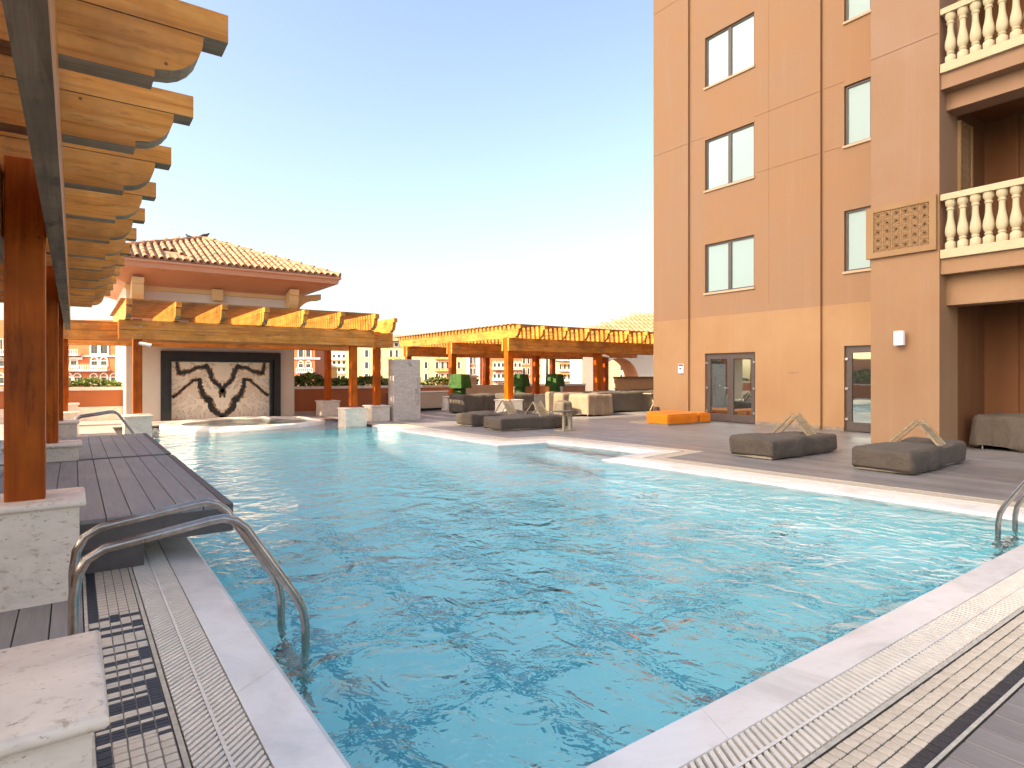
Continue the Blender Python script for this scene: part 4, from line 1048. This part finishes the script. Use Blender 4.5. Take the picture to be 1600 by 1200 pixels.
# ------------------------------------------------------------------ ladders
def ladder(loc, rz, label):
    p = empty('pool_ladder', loc, rz, label=label, cat='ladder', group='stainless pool ladders')
    T = Matrix.Translation(loc) @ Matrix.Rotation(rz, 4, 'Z')
    key = [(0, 0), (0, .42), (.012, .52), (.045, .585), (.11, .625), (.30, .652), (.54, .688), (.60, .692), (.655, .672), (.70, .63), (.955, .22), (.985, .15), (1.0, .06), (1.0, -.95)]
    for y in (-.235, .235):
        m = MB(); m.tube([(x, y, z) for x, z in key], .0215, 14, T=T); m.build('rail', 'steel', p, smooth=True)
        m = MB(); m.lathe([(.022, .02), (.045, .012), (.05, .0)], 14, T @ Matrix.Translation((0, y, 0))); m.build('flange', 'steel', p, smooth=True)
    for z in (-.32, -.58, -.84):
        m = MB(); m.box((.965, -.215, z), (1.045, .215, z+.025), T); m.build('tread', 'steel', p)
ladder((0, 3.495, 0), 0, 'stainless pool ladder in the near left corner')
ladder((0, 13.75, 0), 0, 'stainless pool ladder behind the raised platforms')
ladder((6.98, .88, 0), PI/2, 'stainless pool ladder at the right edge of the view')

# ------------------------------------------------------------------ loungers and covered furniture
def soft_box(sx, sy, sz, r, seed, wr=.02, n=(26, 14, 7), sag=0.0, hem=True, bulge=None, drape=0):
    """rounded, wrinkled fabric cover; centre bottom at the origin"""
    m = MB(); nx, ny, nz = n; idx = {}
    def P(i, j, k):
        x, y, z = (i/nx-.5)*sx, (j/ny-.5)*sy, k/nz*sz
        cx_, cy_ = max(-sx/2+r, min(sx/2-r, x)), max(-sy/2+r, min(sy/2-r, y)); cz = min(sz-r, z)
        v = Vector((x-cx_, y-cy_, z-cz))
        if v.length > 1e-6:
            q = Vector((cx_, cy_, cz))+v.normalized()*r*min(1, max(abs(v.x), abs(v.y), abs(v.z))/r)
        else: q = Vector((x, y, z))
        N = Vector((x/(sx/2), y/(sy/2), (z-sz/2)/(sz/2))); N = Vector([c**5 for c in N]); N = N.normalized() if N.length > 0 else Vector((0, 0, 1))
        f = noise.noise((q.x*1.1+seed, q.y*1.6, q.z*1.2))*1.3 + .55*noise.noise((q.x*4.2+seed*3, q.y*4.2, q.z*1.5))+.25*abs(noise.noise((q.x*9+seed, q.y*9+q.z*3, q.z*2)))
        q = q+N*wr*f
        if k == nz or z > sz*.6: q.z += sag*noise.noise((q.x*1.3+seed*2, q.y*1.3, 5))+(bulge(q.x, q.y) if bulge else 0)*max(0, (z/sz-.6)/.4)
        if drape:
            dn0 = 1-z/sz; q += Vector((N.x, N.y, 0))*drape*dn0*(noise.noise((q.x*5.5+seed, q.y*5.5, .3))+.6*noise.noise((q.x*12+seed, q.y*12, .9))+.5)
            if k == 0: q.z += .10*max(0, noise.noise((q.x*1.6+seed, q.y*1.6, 2))+.35)
        if hem and k == 0: q.x *= .965; q.y *= .965
        if hem and k <= 1: q += Vector((N.x, N.y, 0))*.006*math.sin(q.x*95+q.y*95)
        return q
    def V(i, j, k):
        if (i, j, k) not in idx: idx[(i, j, k)] = len(m.v); m.v.append(tuple(P(i, j, k)))
        return idx[(i, j, k)]
    F = []
    for i in range(nx):
        for j in range(ny): F.append((V(i, j, nz), V(i+1, j, nz), V(i+1, j+1, nz), V(i, j+1, nz)))
    for k in range(nz):
        for i in range(nx):
            F.append((V(i, 0, k), V(i+1, 0, k), V(i+1, 0, k+1), V(i, 0, k+1))); F.append((V(i, ny, k), V(i, ny, k+1), V(i+1, ny, k+1), V(i+1, ny, k)))
        for j in range(ny):
            F.append((V(0, j, k), V(0, j, k+1), V(0, j+1, k+1), V(0, j+1, k))); F.append((V(nx, j, k), V(nx, j+1, k), V(nx, j+1, k+1), V(nx, j, k+1)))
    m.f = F; m.mi = [0]*len(F); return m
def shifted(m, T): m.v = [tuple(T @ Vector(p)) for p in m.v]; return m

def lounger(x, y, seed, label, sx=2.15, sy=.80, ax=.25):
    p = empty('sun_lounger', (x, y, 0), random.uniform(-.015, .015), label=label, cat='sun lounger', group='covered sun loungers'); T = world_of(p)
    b = MB(); b.box((-sx/2+.06, -sy/2+.05, .015), (sx/2-.06, sy/2-.05, .05), T); b.build('base_frame', 'frame_metal', p)
    bu = lambda u, v: .05*math.exp(-((u+.35)**2)/.12)*math.exp(-(v**2)/.10)-.02*math.exp(-((u-.25)**2)/.05)
    shifted(soft_box(sx, sy, .30, .065, seed, .042, (48, 22, 8), .035, True, bu), T @ Matrix.Translation((0, 0, .035))).build('cover', 'cover_taupe', p, smooth=True)
    # folded backrest standing up through the cover like an A
    A = Vector((0, .03, .68)); xs_ = (ax, ax+.26)
    Lf, Rt = Vector((0, .42, .29)), Vector((0, -.33, .27))
    for xo in xs_:
        for end, w_ in ((Lf, .032), (Rt, .036)):
            m = MB(); d = (end-A).normalized(); nn = Vector((0, -d.z, d.y))
            q = [A+nn*w_*.5, A-nn*w_*.5, end-nn*w_*.5, end+nn*w_*.5]
            m.add([T @ (c+Vector((xo+s_, 0, 0))) for s_ in (-.016, .016) for c in q], [(0, 1, 2, 3), (7, 6, 5, 4), (0, 4, 5, 1), (1, 5, 6, 2), (2, 6, 7, 3), (3, 7, 4, 0)]); m.build('backrest_bar', 'teak_x', p)
    d = (Rt-A).normalized(); nn = Vector((0, -d.z, d.y)); a_, e_ = A+d*.08, Rt
    m = MB(); m.add([T @ (c+Vector((ax+s_, 0, 0))) for s_ in (.018, .242) for c in (a_+nn*.006, a_-nn*.006, e_-nn*.006, e_+nn*.006)], [(0, 1, 2, 3), (7, 6, 5, 4), (0, 4, 5, 1), (1, 5, 6, 2), (2, 6, 7, 3), (3, 7, 4, 0)]); m.build('backrest_panel', 'teak_x', p)
lounger(9.60, 14.10, 1.0, 'covered sun lounger whose end catches the sun, farthest of the five')
lounger(9.50, 12.55, 2.0, 'covered sun lounger next to the small side table')
lounger(10.22, 5.90, 3.0, 'covered sun lounger in front of the double glass doors')
lounger(10.40, 3.98, 4.0, 'covered sun lounger in front of the orange pier')
lounger(10.55, 1.85, 5.0, 'covered sun lounger cut off by the right edge of the picture', ax=-.6)

st_ = empty('side_table', (9.95, 11.55, 0), .12, label='small beige C shaped side table beside a lounger', cat='side table'); T = world_of(st_)
for nm, a, b in (('top', (-.24, -.18, .46), (.24, .18, .49)), ('leg', (-.06, -.03, .02), (.0, .03, .46)), ('leg', (.17, -.05, .02), (.23, .05, .46)), ('base', (-.20, -.16, 0), (.24, .16, .02))):
    m = MB(); m.box(a, b, T); m.build(nm, 'frame_metal' if nm != 'top' else 'cover_grey', st_)

def covered(name, x, y, sx, sy, sz, rz, seed, mat, label, cat, wr=.03, bul=None, feet=True, drape=.04):
    p = empty(name, (x, y, 0), rz, label=label, cat=cat, group='furniture under protective covers'); T = world_of(p)
    shifted(soft_box(sx, sy, sz, .09, seed, wr, (60 if drape else 34, 40 if drape else 24, 14), .03, True, bul, drape), T @ Matrix.Translation((0, 0, .03))).build('cover', mat, p, smooth=True)
    if feet:
        for i in (-1, 1):
            for j in (-1, 1):
                m = MB(); m.tube([(i*(sx/2-.12), j*(sy/2-.12), 0), (i*(sx/2-.12), j*(sy/2-.12), .12)], .02, 8, T=T); m.build('leg', 'bolt_metal', p)
covered('covered_armchair', 11.85, 18.9, 1.5, .9, .66, .05, 11, 'cover_taupe', 'taupe covered armchair left of the sunlit pergola post', 'armchair')
covered('covered_armchair', 13.5, 18.6, 1.3, .9, .66, -.05, 12, 'cover_taupe', 'taupe covered armchair partly behind the sunlit pergola post', 'armchair')
covered('covered_armchair', 14.35, 15.3, 1.25, .95, .70, .05, 13, 'cover_beige', 'beige covered armchair at the left end of the long sofa', 'armchair')
covered('covered_stool', 13.15, 15.35, .42, .5, .50, 0, 14, 'cover_grey', 'narrow grey covered stool beside the beige armchair', 'stool')
covered('covered_sofa', 18.2, 16.2, 6.2, .95, .74, -.02, 15, 'cover_grey', 'long grey covered sofa along the rear terrace', 'sofa', .045, None, True, .03)
covered('covered_armchair', 14.6, 16.7, 1.5, 1.0, .72, 0, 23, 'cover_beige', 'pale covered seat behind the beige armchair', 'armchair')
fold = lambda u, v: .05*math.sin(u*14+v*5)*math.exp(-(u-.3)**2*3)
covered('covered_dining_set', 14.62, 3.75, 1.7, 1.0, .62, .03, 17, 'cover_taupe', 'taupe draped table cover under the balcony by the pier', 'table', .03, None, True, .10)
covered('covered_dining_set', 15.0, 2.7, 1.5, 1.0, .72, -.05, 18, 'cover_taupe', 'taupe draped cover at the right edge under the balcony', 'table', .03, None, True, .10)

# wicker sofa and folding table half hidden by the building
p = empty('wicker_bench', (19.6, 17.9, 0), label='wicker backed bench with pale cushions by the building corner', cat='bench'); T = world_of(p)
m = MB(); m.box((-1.05, .38, .78), (1.8, .46, 1.28), T); m.build('backrest', 'wicker', p)
m = MB(); m.box((-1.05, -.3, .70), (1.8, .4, .78), T); m.build('seat', 'slat_x', p)
for x in (-1.15, 1.7):
    for y in (-.26, .38): m = MB(); m.box((x, y, 0), (x+.07, y+.07, .7), T); m.build('leg', 'slat_x', p)
m = MB(); m.box((-1.05, .30, 1.22), (1.7, .50, 1.31), T); m.build('top_cushion', 'cover_beige', p)
p = empty('folding_table', (17.35, 15.0, 0), label='narrow pale folding table leaning by the building corner', cat='table'); T = world_of(p)
m = MB(); m.box((-.5, -.2, .69), (.5, .2, .72), T); m.build('table_top', 'teak_x', p)
for x in (-.2, .2):
    m = MB(); m.tube([(x, -.16, 0), (x*.6, .16, .69)], .025, 6, T=T); m.build('leg', 'teak_x', p)
    m = MB(); m.tube([(x, .16, 0), (x*.6, -.16, .69)], .025, 6, T=T); m.build('leg', 'teak_x', p)

# orange daybed
p = empty('orange_daybed', (14.1, 11.35, 0), RB*.5, label='low orange upholstered daybed outside the double doors', cat='daybed'); T = world_of(p)
for nm, a, b, s_ in (('cushion', (-.95, -.40), (.38, .40), 1), ('cushion', (.39, -.40), (.95, .40), 2), ('cushion', (-.2, .41), (.95, 1.1), 3)):
    sx, sy = b[0]-a[0], b[1]-a[1]; cxx, cyy = (a[0]+b[0])/2, (a[1]+b[1])/2
    c = shifted(soft_box(sx, sy, .26, .085, s_*7., .003, (20, 14, 8), .0, False), T @ Matrix.Translation((cxx, cyy, .04))).build(nm, 'orange_fabric', p, smooth=True)
    m = MB(); e = .012; z = .285
    m.tube([(a[0]+e, a[1]+.004, .05), (a[0]+e, a[1]+.004, z-.03), (a[0]+.04, a[1]+.006, z), (b[0]-.04, a[1]+.006, z), (b[0]-e, a[1]+.004, z-.03), (b[0]-e, a[1]+.004, .05)], .006, 5, T=T); m.build('piping', 'piping_dark', c)
m = MB(); m.box((-.92, -.37, 0), (.93, 1.05, .035), T); m.build('base', 'frame_metal', p)

# topiaries
def topiary(x, y, label, seed, s_=1.0):
    p = empty('topiary', (x, y, 0), .35, label=label, cat='topiary', group='artificial lampshade shaped topiaries'); T = world_of(p)
    rg = random.Random(seed)
    def frustum(z0, z1, w0, w1, n, name):
        m = MB(); vs = [(sx*w0, sy*w0, z0) for sx, sy in ((-1, -1), (1, -1), (1, 1), (-1, 1))]+[(sx*w1, sy*w1, z1) for sx, sy in ((-1, -1), (1, -1), (1, 1), (-1, 1))]
        m.add(vs, [(3, 2, 1, 0), (4, 5, 6, 7)]+[(i, (i+1) % 4, 4+(i+1) % 4, 4+i) for i in range(4)], T)
        for _ in range(n):
            f = rg.randrange(5); a, b = rg.random()*2-1, rg.random()
            if f < 4:
                wz = w0+(w1-w0)*b; z = z0+(z1-z0)*b
                pt, nn = [((a*wz, -wz, z), (0, -1, 0)), ((wz, a*wz, z), (1, 0, 0)), ((a*wz, wz, z), (0, 1, 0)), ((-wz, a*wz, z), (-1, 0, 0))][f]
            else: pt, nn = (a*w1, (b*2-1)*w1, z1), (0, 0, 1)
            d = (Vector(nn)+Vector((rg.gauss(0, .5), rg.gauss(0, .5), rg.gauss(.2, .5)))).normalized(); o = d.orthogonal().normalized()*.006; q = Vector(pt)
            m.add([q-o, q+o, q+d*.035], [(0, 1, 2)], T)
        m.build(name, 'turf', p)
    frustum(.0, .98*s_, .22, .14, 1500, 'stem'); frustum(.90*s_, 1.40*s_, .31, .25, 2600, 'head')
topiary(11.55, 19.3, 'leftmost of the three green cube topiaries, partly sunlit', 5)
topiary(15.05, 20.3, 'middle green cube topiary just right of the sunlit post', 6)
topiary(16.35, 19.6, 'rightmost of the three green cube topiaries', 7)

# dark loungers under the left pergola
p = empty('resin_lounger', (-.95, 7.6, .386), .05, label='dark grey resin lounger on the left platform behind the nearest post', cat='sun lounger'); T = world_of(p)
m = MB(); m.box((-.3, -.9, .25), (.3, .9, .32), T); m.build('seat', 'resin_dark', p)
m = MB(); m.prism([(.5, .3), (1.1, .75), (1.1, .82), (.5, .37)], 'x', -.3, .3, T); m.build('backrest', 'resin_dark', p)
for x in (-.28, .22):
    for y in (-.85, .7): m = MB(); m.box((x, y, 0), (x+.06, y+.08, .25), T); m.build('leg', 'resin_dark', p)
for y in (-.5, 0, .5): m = MB(); m.box((-.29, y, .32), (.29, y+.4, .36), T); m.build('cushion', 'cover_grey', p)

# ------------------------------------------------------------------ arch tower and far buildings
ar = empty('arched_gateway', (26.4, 25.5, 0), -CAM_A*.45, label='cream gateway with a wide terracotta arch and tiled roof beside the building', cat='gateway'); T = world_of(ar)
def arch_wall(parent, T, x0, x1, cx_, r, zs, z1, y0, y1, mat, reveal):
    n = 20; pts = [(cx_+r*math.cos(PI*k/n), zs+r*1.12*math.sin(PI*k/n)) for k in range(n+1)]
    m = MB()
    for y in (y0, y1):
        for k in range(n):
            a, b = pts[k], pts[k+1]; m.add([(a[0], y, a[1]), (b[0], y, b[1]), (b[0], y, z1), (a[0], y, z1)], [(0, 1, 2, 3)], T)
        m.add([(x0, y, -1), (cx_-r, y, -1), (cx_-r, y, z1), (x0, y, z1)], [(0, 1, 2, 3)], T); m.add([(cx_+r, y, -1), (x1, y, -1), (x1, y, z1), (cx_+r, y, z1)], [(0, 1, 2, 3)], T)
    m.add([(x0, y0, -1), (x0, y1, -1), (x0, y1, z1), (x0, y0, z1)], [(0, 1, 2, 3)], T); m.add([(x1, y0, -1), (x1, y1, -1), (x1, y1, z1), (x1, y0, z1)], [(0, 1, 2, 3)], T)
    m.build('wall', mat, parent)
    m = MB(); full = [(cx_+r, -1)]+pts+[(cx_-r, -1)]
    for a, b in zip(full[:-1], full[1:]): m.add([(a[0], y0+.002, a[1]), (b[0], y0+.002, b[1]), (b[0], y1-.002, b[1]), (a[0], y1-.002, a[1])], [(0, 1, 2, 3)], T)
    m.build('arch_reveal', reveal, parent)
arch_wall(ar, T, -2.6, 5.5, -.1, 1.28, .95, 3.6, 0, 1.6, 'far_white', 'terracotta_pale')
m = MB(); m.add([(-3.4, -.8, 3.6), (6.3, -.8, 3.6), (6.3, 5.5, 3.6), (-3.4, 5.5, 3.6), (3.2, 2.4, 5.4)], [(0, 1, 4), (1, 2, 4), (2, 3, 4), (3, 0, 4), (0, 3, 2, 1)], T); rf2 = m.build('roof', 'tile_rows', ar)
base_t = None
for r in range(6):
    for c in range(30):
        s_ = r/6.5; x = -3.2+c*.32
        xa, xb = -3.4+(3.2+3.4)*s_, 6.3-(6.3-3.2)*s_
        if not xa+.1 < x < xb-.1: continue
        z = 3.63+1.8*s_; y = -.8+3.2*s_; sl_ = math.atan2(1.8, 3.2)
        if base_t is None:
            m = MB(); m.lathe([(.11, 0), (.095, .62)], 8, Matrix.Rotation(-PI/2, 4, 'X'), 0, PI*1.0); base_t = MB(); base_t.v, base_t.f, base_t.mi = m.v, m.f, m.mi
            bt = bpy.data.meshes.new('roof_tile'); bt.from_pydata([(v[0], v[1], abs(v[2])) for v in m.v], [], m.f); bt.materials.append(MATS['roof_tile'])
        o = bpy.data.objects.new('roof_tile', bt); C.objects.link(o); o.parent = rf2; o.location = (x, y, z); o.rotation_euler = (sl_, 0, 0)

def far_building(name, px0, px1, d, top_py, mat, label, cat='building', depth=12, px_roof=None):
    k = d/950.
    s0 = (px0-800)/950*d
    x = d*math.sin(CAM_A)+s0*math.cos(CAM_A); y = d*math.cos(CAM_A)-s0*math.sin(CAM_A)
    p = empty(name, (x, y, -9), -CAM_A, label=label, cat=cat, group='far buildings across the canal'); T = world_of(p)
    U = lambda px: (px-px0)*k
    Z = lambda py: 1.4+9+(585-py)*k
    m = MB(); m.box((0, 0, 0), (U(px1), depth, Z(top_py)), T); m.build('wall', mat, p)
    return p, T, U, Z
def far_window(p, T, U, Z, a, b, t, bt, frame='far_white', arch=False, bars=True):
    x0, x1, z1, z0 = U(a), U(b), Z(t), Z(bt); f = (x1-x0)*.22; cx_ = (x0+x1)/2; r = (x1-x0)/2
    m = MB()
    if arch:
        n = 8; ins = [(cx_+r*math.cos(PI*k/n), z1+r*math.sin(PI*k/n)) for k in range(n+1)]; out = [(cx_+(r+f)*math.cos(PI*k/n), z1+(r+f)*math.sin(PI*k/n)) for k in range(n+1)]
        for k in range(n): m.add([(out[k][0], -.15, out[k][1]), (out[k+1][0], -.15, out[k+1][1]), (ins[k+1][0], -.15, ins[k+1][1]), (ins[k][0], -.15, ins[k][1])], [(0, 1, 2, 3)], T); m.add([(out[k][0], -.15, out[k][1]), (out[k+1][0], -.15, out[k+1][1]), (out[k+1][0], 0, out[k+1][1]), (out[k][0], 0, out[k][1])], [(0, 1, 2, 3)], T)
        m.box((x0, -.14, z1-.1), (x1, 0, z1+.05), T)
    else: m.box((x0-f, -.15, z1), (x1+f, 0, z1+f), T)
    m.box((x0-f, -.15, z0), (x0, 0, z1), T); m.box((x1, -.15, z0), (x1+f, 0, z1), T); m.box((x0-f, -.2, z0-f), (x1+f, 0, z0), T)
    w_ = m.build('window', frame, p)
    m = MB(); m.add([(x0, -.03, z0), (x1, -.03, z0), (x1, -.03, z1), (x0, -.03, z1)], [(0, 1, 2, 3)], T); m.build('pane', 'far_glass', w_)
    if bars:
        m = MB(); m.box((cx_-.05, -.06, z0), (cx_+.05, -.031, z1), T); m.box((x0, -.06, (z0+z1)/2-.04), (x1, -.032, (z0+z1)/2+.04), T); m.build('glazing_bar', 'dark_metal', w_)
def far_balcony(p, T, U, Z, a, b, t, bt, mat='far_white'):
    x0, x1, z1, z0 = U(a), U(b), Z(t), Z(bt); h = z1-z0
    m = MB(); m.box((x0, -1.2, z0), (x1, 0, z0+h*.3), T); m.box((x0, -1.2, z1-h*.12), (x1, -1.0, z1), T)
    n = max(3, int((x1-x0)/.45))
    for k in range(n+1): xx = x0+(x1-x0-.14)*k/n; m.box((xx, -1.15, z0+h*.3), (xx+.14, -1.03, z1-h*.12), T)
    m.build('balcony', mat, p)
def far_cornice(p, T, U, Z, a, b, py, h=.36, mat='far_white', out=.3):
    m = MB(); m.box((U(a)-.1, -out, Z(py)-h), (U(b)+.1, 0, Z(py)), T); m.build('cornice', mat, p)
p, T, U, Z = B_ = far_building('red_townhouse', -50, 182, 118, 500, 'far_red', 'far red house with arched windows seen left under the pergola')
for a, b in ((142, 154), (157, 169.5), (0, 6)): far_window(*B_, a+1, b-1, 530, 552.5)
for c in (116, 148, 163, 2): far_window(*B_, c-4.6, c+4.6, 563.5, 572, arch=True)
for c in (108, 121.5, 147, 163, 178.6, 2): far_window(*B_, c-4.6, c+4.6, 589, 599, arch=True)
far_balcony(*B_, 100, 172.5, 570.5, 580); far_cornice(*B_, 129, 182, 555, .3); far_cornice(*B_, -50, 129, 558, .5); far_balcony(*B_, -40, 128, 546, 556)
p, T, U, Z = B_ = far_building('cream_corner_tower', 182, 199, 105, 470, 'far_cream', 'narrow cream corner tower right of the far red house', depth=6)
for a in (182, 193): m = MB(); m.box((U(a), -.3, 0), (U(a)+.35, 0, Z(480)), T); m.build('pilaster', 'far_white', p)
p, T, U, Z = B_ = far_building('red_townhouse', 455, 492, 140, 520, 'far_red', 'far red house with paired arched windows right of the feature wall')
for t, bt, ar_ in ((545, 558, False), (568, 574, True), (590, 600, True)):
    for c in (470.5, 482): far_window(*B_, c-3.4, c+3.4, t, bt, arch=ar_)
far_cornice(*B_, 455, 500, 559, .35); far_balcony(*B_, 465, 491, 575, 583)
p, T, U, Z = B_ = far_building('white_terraced_apartments', 499, 543, 215, 548, 'far_white', 'far white terraced apartments between pergola posts', depth=10)
for r, py in enumerate((552, 562, 573, 585)):
    for c in range(5): far_window(*B_, 505+c*7.6, 509+c*7.6, py+2, py+8, 'far_white', bars=False)
    far_balcony(*B_, 496-r*1.2, 541, py+7, py+10.5, 'far_white')
p, T, U, Z = B_ = far_building('tiled_house', 492, 514, 170, 574, 'far_orange', 'small far orange house with a tiled roof below the white terraces', depth=8)
m = MB(); m.add([(U(490), -1, Z(574)), (U(517), -1, Z(574)), (U(517), 9, Z(574)), (U(490), 9, Z(574)), (U(503), 4, Z(566))], [(0, 1, 4), (1, 2, 4), (2, 3, 4), (3, 0, 4)], T); m.build('roof', 'tile_rows', p)
for c in (496, 501, 506, 511): far_window(*B_, c-1, c+1, 577, 583, 'far_white', bars=False)
p, T, U, Z = B_ = far_building('glass_tower', 491, 502, 420, 553, 'far_glass', 'tiny distant glass tower beyond the red house', depth=20)
m = MB()
for k in range(5): m.box((U(491.5+k*2.2), -.6, 0), (U(492.2+k*2.2), 0, Z(553)), T)
m.build('mullion', 'far_white', p)
p, T, U, Z = B_ = far_building('cream_apartment_block', 541, 730, 200, 533, 'far_cream', 'far cream apartment block with white framed windows behind the shower')
for t, bt in ((547, 558), (565.6, 576), (584, 594)):
    for a, b in ((570.5, 575.5), (589, 593.5), (609, 613.5), (618, 622), (663.5, 668), (681, 685), (689.5, 693.5), (697.5, 701.5), (715, 719)): far_window(*B_, a, b, t, bt)
for t, bt in ((558, 561.5), (576, 580), (594.5, 598)): far_balcony(*B_, 606, 626, t, bt, 'far_orange' if t < 570 else 'far_white'); far_balcony(*B_, 679, 703, t, bt, 'far_orange')
m = MB(); m.add([(U(600), -2, Z(533)), (U(735), -2, Z(533)), (U(735), 14, Z(533)), (U(600), 14, Z(533)), (U(612), 6, Z(521)), (U(640), 6, Z(526))], [(0, 1, 5, 4), (1, 2, 5), (2, 3, 4, 5), (3, 0, 4)], T); m.build('roof', 'tile_rows', p)
for a, b in ((606, 612), (617, 622)): far_window(*B_, a, b, 536, 541, bars=False)
p, T, U, Z = B_ = far_building('red_palazzo', 730, 850, 190, 538, 'far_red', 'far red and white palazzo with arched loggias behind the topiaries')
for a, b in ((729, 734), (744.5, 750), (845, 852)): m = MB(); m.box((U(a), -.5, 0), (U(b), 0, Z(538)), T); m.build('pilaster', 'far_white', p)
for t, bt in ((556, 568.5), (575, 585.5), (592, 602)):
    for c in (736.5, 741, 837.5, 842): far_window(*B_, c-1.2, c+1.2, t, bt, arch=True, bars=False)
    far_window(*B_, 760.5, 764, t+13-12, bt, arch=True); far_window(*B_, 817, 820.5, t, bt); far_window(*B_, 824, 827.5, t, bt)
for t in (567, 584, 600):
    for k in range(7): c = 773+6.5*k; far_window(*B_, c-2.0, c+2.0, t, t+7, arch=True, bars=False)
    far_balcony(*B_, 769, 815, t+6.5, t+11)
p, T, U, Z = B_ = far_building('cream_apartment_block', 858, 1040, 185, 528, 'far_cream', 'far cream apartment block with orange balconies seen through the arch')
for t, bt in ((551, 562.5), (569, 578.5), (585, 594)):
    for a, b in ((862, 865), (874, 877), (881, 884), (887.5, 890.5), (901, 904.5), (913, 916), (919.5, 922.5), (936, 939), (969, 972.5), (980.5, 984), (987, 990), (1002, 1005)): far_window(*B_, a, b, t, bt)
    far_balcony(*B_, 872, 897, bt-1.5, bt+1.5); far_balcony(*B_, 978, 993, bt-1.5, bt+1.5, 'far_orange')
    m = MB(); m.box((U(873), -.9, Z(t-1.5)-.3), (U(893), 0, Z(t-1.5)), T); m.build('awning', 'far_orange', p)

# unseen tower added off to the left, placed and sized to shade the pool
nb = empty('shade_tower', (-90, 8, -9), kind='structure'); T = world_of(nb)
m = MB(); m.box((-100, -3, -9), (-80, 19.1, 78)); m.build('wall', 'tower_wall', nb)
for k in range(20):
    for j in range(6):
        y = -2+3.5*j; z = 1+3.8*k
        m = MB(); m.box((-80.01, y, z), (-79.97, y+1.6, z+1.9)); m.build('pane', 'far_glass', nb)
